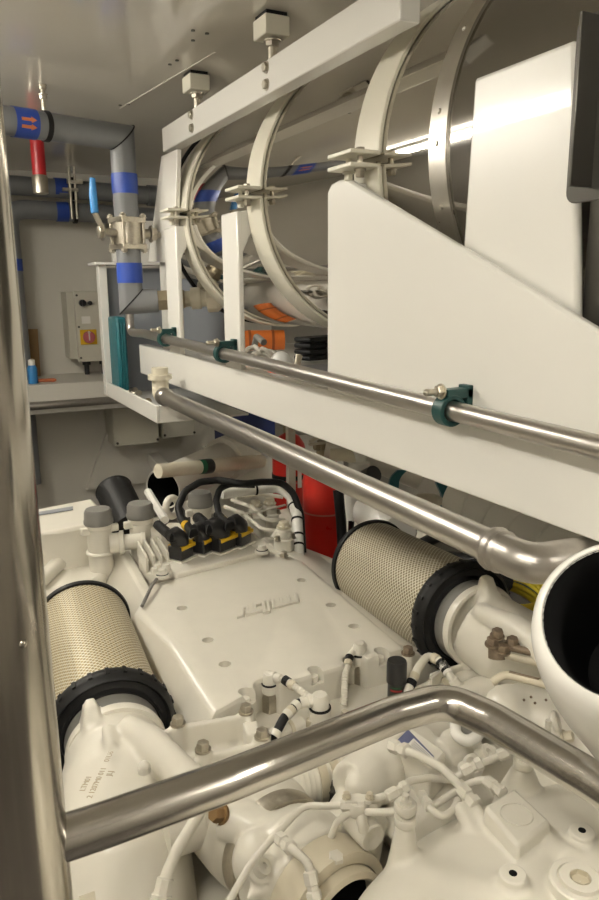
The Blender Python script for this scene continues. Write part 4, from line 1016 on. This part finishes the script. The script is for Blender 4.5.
# fire extinguishers
def extinguisher(cx, ytop, ybot, Y, r, label, ledge, second=False):
    a, b = at(cx, ytop, Y=Y), at(cx, ybot, Y=Y); z1 = a.z; z0 = b.z-.12
    t = thing('fire_extinguisher', (a.x, Y, z0), label, 'fire extinguisher', 'red fire extinguishers')
    ob('bottle', M().lathe((a.x, Y, 0), Z_, [(r*.94, z0), (r, z0+.015), (r, z1-.06), (r*.9, z1-.02), (r*.6, z1+.02), (r*.3, z1+.035), (r*.28, z1+.05)], 40), RED, t)
    ob('neck', M().cyl((a.x, Y, z1+.04), (a.x, Y, z1+.075), r*.36), BRASS, t)
    v = ob('valve', M().box((a.x, Y, z1+.095), (.05, .04, .045)).cyl((a.x-.05, Y, z1+.09), (a.x+.05, Y, z1+.09), .014), BRASS, t, .004)
    ob('lever', M().box((a.x-.03, Y-.02, z1+.14), (.11, .02, .012), rot=Mx.Rotation(-.35, 3, 'Y')).box((a.x-.03, Y-.02, z1+.11), (.11, .02, .01)), BLACKP if second else PVC, t, .003)
    ob('weld_line', M().lathe((a.x, Y, 0), Z_, [(r+.0005, z1-.205), (r+.002, z1-.203), (r+.002, z1-.199), (r+.0005, z1-.197)], 40, cap=False), mat('pale_red', (.50, .16, .12), .4), t)
    return t, a, z0, z1
t, a, z0, z1 = extinguisher(324, 466, 552, 2.75, .095, 'red fire extinguisher bottle with a valve and black hose right of the engine', True)
P_ = [V((a.x+.04, 2.75, z1+.1)), V((a.x+.13, 2.76, z1+.13)), V((a.x+.18, 2.8, z1-.02)), V((a.x+.17, 2.8, z0+.1))]
ob('hose', M().tube(P_, .014, 12, fil=.07), BLACK, t)
e1 = (a.x, z0)
t, a, z0b, z1b = extinguisher(289, 440, 530, 3.2, .085, 'red fire extinguisher partly behind the thick pipe, farther back', True, True)
for zz in (z1b-.19,): ob('strap', M().lathe((a.x, 3.2, 0), Z_, [(.0855, zz), (.088, zz+.001), (.088, zz+.022), (.0855, zz+.023)], 40, cap=False), BLACK, t)
p = at(301, 478, Y=3.1); ob('label', M().box((p.x-.005, 3.105, p.z), (.02, .004, .10)), LABEL, t)
q = at(291, 440, Y=3.05)
tag(ob('strut_channel', M().bx(q.x-.018, q.x+.018, 3.04, 3.07, .3, 1.12), BOXG), 'upright grey steel channel in front of the farther extinguisher', 'channel')
# ledge that carries them
struct('trim_7', M().bx(1.33, 2.55, 2.45, 3.6, 0, min(z0, z0b)), WALL, .01)

# machinery to the right, seen in the gap under the beam
t = thing('valve_pipework', (1.9, 2.6, .6), 'white pipes and elbows between the extinguisher and the grey filter', 'pipework')
D = 3.0
def dp(x, y, d=D): return at(x, y, d=d)
ob('riser', M().tube([dp(359, 445), dp(359, 490), dp(350, 495), dp(352, 520)], .03, 16, fil=.05).lathe(dp(359, 462), Z_, [(.03, -.03), (.045, -.025), (.045, .0), (.03, .005)], 20), WHITE, t)
ob('elbow', M().tube([dp(330, 455), dp(352, 455), dp(358, 470)], .026, 14, fil=.05), PVC, t)
ob('branch', M().tube([dp(352, 512), dp(364, 512), dp(368, 520), dp(366, 535)], .04, 16, fil=.06), WHITE, t)
ob('upper_pipe', M().tube([dp(325, 448, 3.2), dp(350, 452, 3.2), dp(420, 480, 3.2)], .045, 18, fil=.05), WALL, t)
ob('valve_handle', M().cyl(dp(366, 478, 2.95), dp(374, 474, 2.9), .035).cyl(dp(356, 480, 2.98), dp(368, 478, 2.95), .012), BLACKP, t)
tag(ob('black_hose', M().tube([dp(338, 490, 2.8), dp(341, 520, 2.8), dp(343, 556, 2.8), dp(344, 600, 2.8)], .02, 12, fil=.05), BLACK), 'black vertical hose right of the red extinguisher', 'hose')
tag(ob('round_drum', M().lathe(dp(392, 528, 2.75), (.2, .95, .05), [(.001, -.06), (.07, -.06), (.085, -.04), (.085, .2), (.001, .2)], 36), WHITE), 'white rounded drum end just above the grey filter', 'drum')
for i, (pts, lab) in enumerate((([(402, 470), (394, 478), (393, 492), (400, 505)], 'curved teal bracket left, seen under the beam'), ([(440, 482), (446, 495), (446, 515), (440, 525)], 'curved teal bracket right, seen under the beam'))):
    P_ = fillet([dp(x, y, 2.7) for x, y in pts], .06)
    mm = M(); mm.rings([[p+cR*.018-cF*.02, p-cR*.018-cF*.02, p-cR*.018+cF*.02, p+cR*.018+cF*.02] for p in P_]); tag(ob('teal_bracket', mm, TEAL, bev=.003), lab, 'bracket', 'teal brackets under the beam')
c = dp(427, 500, 2.65); t = thing('pressure_cap', c-Z_*.1, 'grey metal mushroom cap seen under the beam', 'cap')
ob('dome', M().lathe(c, Z_, [(.05, -.012), (.062, -.006), (.06, .004), (.04, .016), (.001, .022)], 28), NUT, t); ob('stem', M().cyl(c-Z_*.1, c-Z_*.01, .022), BOXG, t)
h0, h1 = at(478, 505, X=1.55), at(580, 565, X=1.5)
t = thing('ribbed_hose', h0-Z_*.1, 'fat white ribbed hose beyond the thick pipe at the right', 'hose')
dd = (h1-h0).normalized(); LL = (h1-h0).length; pr = []
for k in range(5):
    s = k/4.0*LL*.95; pr += [(.090, s-.062), (.103, s-.052), (.109, s-.02), (.109, s+.02), (.103, s+.052), (.090, s+.062)]
ob('hose', M().lathe(h0, dd, [(.08, -.08)]+pr+[(.09, LL+.1)], 36), WHITE, t)
P_ = [dp(455, 522, 2.45), dp(462, 508, 2.45), dp(472, 500, 2.45), dp(480, 505, 2.5)]
tag(ob('curved_tube', M().tube(P_, .025, 14, fil=.05), WHITE), 'short curved white tube left of the fat ribbed hose', 'pipe')
tag(ob('lever_rod', M().cyl(dp(468, 522, 2.4), dp(480, 505, 2.4), .013), BLACK), 'short black rod leaning beside the curved white tube', 'rod')
c = at(516, 590, X=1.33); t = thing('cable_coil', c-Z_*.05, 'coil of yellow cable lying under the end of the thick pipe', 'cable')
for k in range(5): ob('loop', M().torus(c+V((.0, .0, -.012*k+.01)), (.1*k-.2, -.3, 1), .075-.003*(k % 2), .007, 36, 8), YELCAB, t)
c = at(520, 577, X=1.5); mm = M(); mm.box(c, (.12, .2, .05), .3); o_ = tag(ob('blue_cloth', mm, mat('cloth_blue', (.08, .16, .25), .8, 0, .2, .3, 30), bev=.018), 'folded blue cloth behind the yellow cable coil', 'cloth')
for i, (x, y, d, r, ln, lab) in enumerate(((450, 560, 2.3, .028, (-.2, .6, -.1), 'black hose low behind the grey filter, left'), (487, 575, 2.1, .035, (.25, .4, -.15), 'black hose low behind the grey filter, right'), (420, 545, 2.5, .02, (.1, .5, -.3), 'thin dark hose in the shadow behind the grey filter'))):
    c = at(x, y, d=d); l = V(ln)*.4; tag(ob('bilge_hose', M().tube([c-l, c, c+l+V((0, 0, -.05))], r, 14, fil=.06), BLACK), lab, 'hose', 'dark hoses behind the filter')
c = at(475, 582, d=2.0); t = thing('hose_clamp_fitting', c-Z_*.03, 'small bright clamp fitting between the black hoses', 'fitting'); ob('fitting', M().lathe(c, (.5, .5, -.1), [(.025, -.03), (.032, -.02), (.032, .02), (.025, .03)], 20), NUT, t)
t = thing('deck_locker', (1.75, 1.6, 0), 'dark grey equipment box on the floor right of the engine', 'box')
ob('box', M().bx(1.55, 2.3, .6, 2.35, .0, .62), DARK, t, .02)
for i in range(3): ob('door_seam', M().bx(1.545, 1.552, .75+i*.5, 1.15+i*.5, .1, .55), BLACKP, t)
# ================================================================== near end of the engine: turbo castings, dome and banjo pipes
t = thing('dome_casting', (.75, .55, .3), 'large smooth cream domed casting filling the lower right corner', 'casting')
c = V((.75, .45, .56))
mm = M()
# superellipsoid dome: rounded box shape
ring = []; N = 56
def se(a, n): return math.copysign(abs(math.cos(a))**(2/n), math.cos(a)), math.copysign(abs(math.sin(a))**(2/n), math.sin(a))
for i in range(17):
    v_ = (PI/2)*i/16; rr = max(math.cos(v_), .001)**(2/4.5); hh = math.sin(v_)**(2/4.5)
    ring.append([c+V((.46*rr*se(2*PI*k/N, 2.3)[0], .40*rr*se(2*PI*k/N, 2.3)[1], .30*hh)) for k in range(N)])
ring.insert(0, [V((p.x, p.y, .25)) for p in ring[0]])
mm.rings(ring)
# conical studs
def cone_boss(x, y0, y1, Zt, r0_, r1_):
    p = at(x, y1, Z=Zt); mm.lathe(p, Z_, [(r0_*1.3, -.08), (r0_*.95, -.04), (r1_, -.002), (r1_*.9, .0)], 24); return p
st1 = cone_boss(405, 835, 824, .875, .021, .0145); st2 = cone_boss(523, 790, 767, .865, .036, .018)
bs1 = cone_boss(513, 0, 874, .876, .026, .0175); bs2 = cone_boss(582, 0, 831, .872, .026, .0175)
big = at(580, 882, Z=.874); mm.lathe(big, Z_, [(.055, -.08), (.04, -.02), (.036, .0)], 32)
mm.tube([at(545, 850, Z=.83), at(570, 870, Z=.84)], .03, 14)
lidp = [at(*q, Z=.884) for q in ((484, 806), (514, 787), (551, 821), (518, 846))]
for q in ((452, 805), (476, 822)):
    pass
mm.tube([at(458, 806, Z=.85), at(480, 840, Z=.835)], [.014, .010], 12); mm.tube([at(468, 800, Z=.85), at(486, 826, Z=.845)], [.014, .012], 12)
mm.prism([V((p.x, p.y, .80)) for p in (lidp[0]*1.0, lidp[1], lidp[2], lidp[3])], Z_*.07)
cast('dome', mm, t, .005, 5)
cn = sum((p for p in lidp), V())/4
lm = M(); lo_ = [cn+(p-cn)*1.06-Z_*.03 for p in lidp]; lm.rings([lo_, lidp]); ld = ob('square_lid', lm, CREAM, t, .006)
ob('lid_emblem_ring', M().lathe(cn+Z_*.0, Z_, [(.024, -.002), (.024, .0012), (.0225, .0016), (.0225, -.002)], 40, cap=False), CREAM, ld)
for p in (bs1, bs2):
    ob('boss_top', M().cyl(p-Z_*.03, p+Z_*.001, .0185, n=32), CREAM, t, .002)
    ob('threaded_hole', M().cyl(p-Z_*.004, p+Z_*.0018, .0055, n=16), DUCTIN, t)
ob('socket_plug', M().lathe(big, Z_, [(.040, -.03), (.040, .003), (.038, .005), (.030, .005), (.029, .002), (.027, .002), (.026, .008), (.014, .008), (.013, .0), (.001, .0)], 40), CREAM, t)
ob('hex_socket', M().lathe(big, Z_, [(.0135, .0085), (.0135, .0015), (.001, .0012)], 6, cap=False), COLLAR, t)
# studs with stacked nuts
for p, n, lab in ((st1, 2, 'banjo stud with two stacked nuts on the dome edge'), (st2, 1, 'banjo stud with one nut on the dome, near the guard rail')):
    s = thing('banjo_stud', p-Z_*.005, lab, 'stud', 'banjo studs on the dome')
    z = p.z
    for k in range(n):
        q = V((p.x, p.y, z)); ob('banjo_eye', M().lathe(q, Z_, [(.015, 0), (.0165, .002), (.0165, .012), (.015, .014)], 24), CREAM, s); ob('nut', M().hexb(q+Z_*.013, Z_, .010, .008), CREAM, s); z += .022
    ob('stud_tip', M().cyl((p.x, p.y, z-.004), (p.x, p.y, z+.006), .005), CREAM, s)
# left turbo housing with grey band clamp
t = thing('turbo_housing', (.40, .85, .4), 'cream turbo housing with a dark band clamp at the bottom centre', 'casting')
mm = M()
A0 = lambda x, y, z: at(x, y, Z=z)
TA = V((.15, -.985, .02)).normalized(); T0 = V((.478, .844, .70))
mm.lathe(T0, TA, [(.001, -.03), (.09, -.03), (.102, -.035), (.105, -.06), (.105, -.10), (.092, -.135), (.001, -.136)], 48)
mm.lathe(T0, TA, [(.001, -.165), (.092, -.165), (.104, -.19), (.106, -.22), (.106, -.28), (.001, -.29)], 48)
mm.sph(A0(262, 860, .74), (.05, .05, .05))
mm.tube([A0(226, 816, .762), A0(285, 842, .75)], [.038, .042], 20); mm.tube([A0(257, 805, .765), A0(290, 835, .75)], [.019, .022], 14)
mm.prism([A0(275, 800, .77), A0(318, 812, .77), A0(322, 830, .77), A0(270, 890, .75), A0(245, 900, .75)], (0, 0, -.05))
mm.tube([A0(262, 868, .775), A0(258, 880, .70)], .022, 16)
mm.tube([A0(317, 822, .785), A0(313, 830, .72)], .02, 16)
cast('housing', mm, t, .0042, 4)
ob('band_clamp', M().lathe(T0, TA, [(.09, -.170), (.098, -.170), (.100, -.164), (.100, -.140), (.098, -.134), (.09, -.134)], 64, cap=False, closed=True), NUT, t)
for q in ((263, 867), (317, 822)):
    p = A0(q[0], q[1], .782); ob('socket_screw', M().lathe(p, V((.4, -.5, .75)), [(.013, -.01), (.013, .004), (.011, .005), (.005, .005), (.005, .001), (.001, .001)], 24), CREAM, t)
p = A0(222, 814, .785); ob('brown_plug', M().hexb(p, V((-.7, -.2, .4)), .014, .022), OILSTAIN, t)
# vertical small tube at left
P_ = [A0(200, 812, .80), A0(178, 848, .79), A0(166, 876, .77), A0(160, 905, .74)]
t = thing('lube_tube', P_[-1], 'thin cream tube dropping below the guard rail at the left', 'pipe')
ob('tube', M().tube(P_, .0095, 14, fil=.05), CREAM, t); d = (P_[3]-P_[2]).normalized(); ob('end_nut', M().lathe(P_[2]+d*.01, d, [(.011, -.008), (.014, -.006), (.014, .014), (.017, .016), (.017, .03)], 8), CREAM, t)
p = A0(88, 895, .80)
tag(ob('tape_tab', M().box(p+V((0, 0, -.03)), (.022, .004, .05), rot=Mx.Rotation(-.5, 3, 'X')), PVC), 'small pale tab at the bottom of the left intake casting', 'tab')
# collar rings of the exhaust
c = T0+TA*.02; axc = TA
t = thing('exhaust_collar', c-Z_*.1, 'stepped tan collar ring with a dark gap beside the domed casting', 'collar')
ob('outer_ring', M().lathe(c, axc, [(.092, -.06), (.098, -.055), (.098, .0), (.09, .004), (.082, .004), (.082, -.06)], 64, cap=False, closed=True), COLLAR, t)
ob('inner_ring', M().lathe(c, axc, [(.080, -.03), (.080, .022), (.072, .026), (.066, .02), (.066, -.03)], 64, cap=False, closed=True), COLLAR, t)
ob('dark_gap', M().lathe(c, axc, [(.066, -.01), (.001, -.012)], 48, cap=False), DUCTIN, t)
# actuator body in the centre with label plate
t = thing('actuator_housing', (.62, .95, .6), 'cream actuator housing with an end plug in the centre below the rail', 'casting')
mm = M()
mm.tube([A0(352, 790, .77), A0(385, 765, .77), A0(420, 745, .76)], [.05, .056, .05], 24)
mm.tube([A0(345, 845, .70), A0(362, 805, .74)], [.065, .05], 22); mm.sph(A0(340, 845, .70), (.06, .06, .07)); mm.sph(A0(358, 785, .79), .024)
mm.tube([A0(352, 815, .80), A0(369, 833, .80)], [.024, .024], 18)
mm.tube([A0(395, 850, .66), A0(430, 815, .70), A0(470, 790, .70)], [.06, .07, .06], 20)
mm.tube([A0(440, 760, .76), A0(475, 748, .76)], [.04, .034], 18); mm.sph(A0(455, 745, .77), .033)
mm.tube([A0(468, 762, .78), A0(478, 770, .78)], [.022, .02], 14); mm.tube([A0(487, 752, .78), A0(490, 758, .78)], [.022, .018], 14)
cast('housing', mm, t, .0042, 4)
p = A0(371, 836, .80); dv = (A0(371, 836, .80)-A0(352, 815, .80)).normalized()
ob('end_plug', M().lathe(p, dv, [(.0225, -.02), (.0225, .004), (.020, .007), (.012, .007), (.008, .004), (.001, .004)], 32), CREAM, t)
p = A0(473, 768, .805); ob('bore_plug', M().lathe(p, V((.3, -.6, .7)), [(.019, -.02), (.019, .003), (.01, .003), (.008, -.004), (.001, -.004)], 24), CREAM, t)
p = A0(488, 753, .80); ob('bore_plug', M().lathe(p, V((.3, -.6, .7)), [(.017, -.02), (.017, .003), (.008, .003), (.006, -.004), (.001, -.004)], 24), CREAM, t)
ob('hex_plug', M().hexb(A0(333, 858, .79)-Z_*.015, V((.1, -.3, 1)), .013, .026), CREAM, t)
# label plate box
t = thing('data_plate_box', A0(418, 742, .80), 'cream box with a blue and white data plate under the guard rail', 'box')
q = [A0(*k, .835) for k in ((398, 742), (412, 728), (446, 752), (430, 770))]
ob('box', M().prism([p-Z_*.07 for p in q], Z_*.07), CREAM, t, .004)
q = [A0(*k, .8365) for k in ((396, 742), (408, 730), (434, 757), (429, 763))]
lab = ob('data_plate', M().prism(q, Z_*.001), LABEL, t)
u_ = q[1]-q[0]; v_ = q[3]-q[0]
def strip_on(u0, u1, v0, v1, m_, nm):
    f_ = lambda u, v: q[0].lerp(q[1], u).lerp(q[3].lerp(q[2], u), v)+Z_*.0012
    ob(nm, M().prism([f_(u0, v0), f_(u1, v0), f_(u1, v1), f_(u0, v1)], Z_*.0004), m_, lab)
strip_on(.0, 1, .0, .28, LABELB, 'blue_field'); strip_on(.86, 1, .28, 1, LABELB, 'blue_border')
for k in range(5): strip_on(.12+.14*k, .16+.14*k, .35, .9, GREYCAP, 'printed_line')
# white yoke
c = A0(468, 722, .83); t = thing('hose_yoke', c-Z_*.03, 'white looped yoke clip below the guard rail bend', 'clip')
P_ = [A0(455, 718, .82), A0(456, 735, .82), A0(466, 742, .82), A0(477, 737, .82), A0(481, 722, .82)]
ob('loop', M().tube(P_, .011, 12, fil=.03), WHITE, t); ob('pad', M().cyl(A0(467, 728, .80), A0(467, 724, .815), .02), GREYCAP, t)
# fuel pump block
q = A0(440, 808, .80)
# small pipes
PIPES = [
 ([(205, 935, .76), (232, 896, .785), (248, 868, .80), (268, 843, .815), (304, 805, .835), (326, 806, .845), (352, 805, .85)], .0072, 'long bent banjo pipe along the turbo housing to the centre fitting', (6,)),
 ([(284, 842, .82), (297, 853, .83), (308, 862, .825), (312, 884, .80)], .0085, 'short pipe bending down to a nut beside the collar', (0, 3)),
 ([(328, 845, .78), (337, 822, .82), (350, 812, .84), (357, 813, .84)], .0075, 'short pipe curling up to the centre fitting from the left', ()),
 ([(360, 803, .85), (378, 798, .855), (396, 792, .865), (410, 781, .865), (428, 778, .855), (452, 780, .84)], .0078, 'pipe from the centre fitting passing behind the first stud', (2,)),
 ([(366, 812, .845), (385, 812, .86), (403, 811, .87)], .0072, 'short straight pipe from the centre fitting to the first stud', ()),
 ([(398, 748, .86), (420, 756, .87), (442, 768, .87), (456, 782, .865), (468, 796, .86)], .0095, 'thick bent pipe from the data plate down to the dome lid', (0, 4)),
 ([(425, 800, .845), (432, 811, .85), (443, 817, .85), (453, 810, .85), (458, 800, .85)], .0072, 'small U shaped pipe left of the dome lid', (0,)),
 ([(430, 808, .83), (455, 792, .84), (470, 783, .85), (485, 779, .86), (494, 786, .86)], .0078, 'arched pipe crossing behind the dome lid', (4,)),
 ([(452, 779, .84), (471, 768, .86), (490, 760, .87), (508, 752, .885), (516, 750, .89)], .0078, 'pipe with a fat nut leading to the second stud', (1, 3)),
 ([(360, 812, .84), (362, 822, .83), (364, 830, .815)], .012, 'stub pipe under the centre fitting', ()),
]
for pts, r, lab, nuts in PIPES:
    r *= .76
    P_ = [A0(*q) for q in pts]
    t = thing('banjo_pipe', min(P_, key=lambda q: q.z), lab, 'pipe', 'small banjo pipes')
    ob('tube', M().tube(P_, r, 14, fil=.03), CREAM, t)
    for i in nuts:
        d = (P_[min(i+1, len(P_)-1)]-P_[max(i-1, 0)]).normalized(); c = P_[i]
        ob('union_nut', M().lathe(c, d, [(r*1.3, -.018), (r*1.7, -.016), (r*1.7, .0), (r*1.35, .002), (r*1.35, .008), (r*1.8, .01), (r*1.8, .02), (r*1.3, .022)], 6 if r < .009 else 10), CREAM, t)
c = A0(358, 806, .845); t = thing('banjo_fitting', c-Z_*.03, 'bolted banjo fitting in the centre where small pipes meet', 'fitting')
ob('eye', M().lathe(c-Z_*.012, Z_, [(.016, 0), (.018, .003), (.018, .02), (.016, .023)], 24), CREAM, t)
ob('clamp_plate', M().box(c+Z_*.012, (.042, .018, .007), -.5), CREAM, t, .002)
for s in (-1, 1): ob('bolt', M().hexb(c+V((s*.016, -s*.009, .015)), Z_, .006, .009), COLLAR, t)
# fitting and steel ring pieces in the shadowed gap
c = A0(336, 800, .70); t = thing('braided_joint', c-Z_*.05, 'dark ribbed joint in the gap behind the bent pipe', 'joint'); pr = []
for k in range(6): pr += [(.04, k*.012), (.046, k*.012+.006)]
ob('bellows', M().lathe(c, V((.6, .5, .2)), [(.03, -.01)]+pr+[(.03, .08)], 28), DARK, t)
# right cluster below the intake
t = thing('right_turbo_casting', (.95, .95, .4), 'cream casting with sprayed spots below the right intake', 'casting')
mm = M(); mm.tube([A0(488, 715, .74), A0(520, 712, .74), A0(570, 735, .72), A0(620, 780, .70)], [.045, .065, .08, .08], 26); mm.sph(A0(510, 712, .75), .06)
mm.tube([A0(492, 700, .77), A0(505, 715, .75)], [.03, .04], 16)
mm.box((.98, .98, .55), (.42, .40, .24), ERZ)
cast('casting', mm, t, .007, 7)
for q in ((524, 700), (535, 703), (546, 700), (531, 697)):
    p = A0(*q, .815); ob('spot', M().sph(p, .003, n=8), RUSTY, t)
P_ = [at(492, 682, d=1.38), at(505, 674, d=1.38), at(520, 678, d=1.36), at(548, 685, d=1.32)]
t = thing('tarnished_tube', P_[0], 'thin tarnished tube in front of the right intake casting', 'pipe'); ob('tube', M().tube(P_, .008, 12, fil=.03), COLLAR, t); ob('stain', M().tube([P_[1].lerp(P_[2], .3)+Z_*.005, P_[2]+Z_*.005, P_[2].lerp(P_[3], .7)+Z_*.005], .0045, 8), RUSTY, t)
c = A0(556, 722, .82); t = thing('small_drain_cock', c-Z_*.04, 'small cream drain cock beside the guard rail bend', 'valve')
ob('ring', M().torus(c, V((.5, -.6, .3)), .016, .006, 24, 8), CREAM, t); ob('stem', M().tube([c+V((-.02, 0, .01)), c+V((-.02, -.0, -.03)), c+V((.012, -.01, -.035))], .006, 10, fil=.01), CREAM, t); ob('nut', M().hexb(c+V((.01, -.01, -.03)), V((.4, -.6, .3)), .011, .02), COLLAR, t)
# stamped ink on the left intake casting
bpy.context.view_layer.update()
dg = bpy.context.evaluated_depsgraph_get()
tgt = next(o for o in bpy.data.objects if o.name == 'housing')
ev = tgt.evaluated_get(dg)
def onto(x, y):
    d = at(x, y, d=1)-CAM; d.normalize()
    mw = ev.matrix_world.inverted(); ok, loc, nrm, _ = ev.ray_cast(mw @ CAM, mw.to_3x3() @ d)
    return (ev.matrix_world @ loc, (ev.matrix_world.to_3x3() @ nrm).normalized()) if ok else (at(x, y, Z=.83), Z_)
tx = {'01U6': (109, 757, 12.5), 'LTM01': (86, 784, 14), '2 1207M0 011': (97, 783, 26), 'JLJ': (110, 774, 8)}
for s, (x, y, ln) in tx.items():
    p, n = onto(x, y); a, _ = onto(x+2.2, y-4.5)
    xd = (a-p); xd = (xd-n*xd.dot(n)).normalized(); yd = n.cross(xd)
    text_mesh('stamped_text', s, ln*.0165/8*p_depth(p)/1.35 if False else .0135, .0004, GRIME, p+n*.0012, xd, yd, sn)

for o in bpy.data.objects:
    if '_loc' in o: del o['_loc']
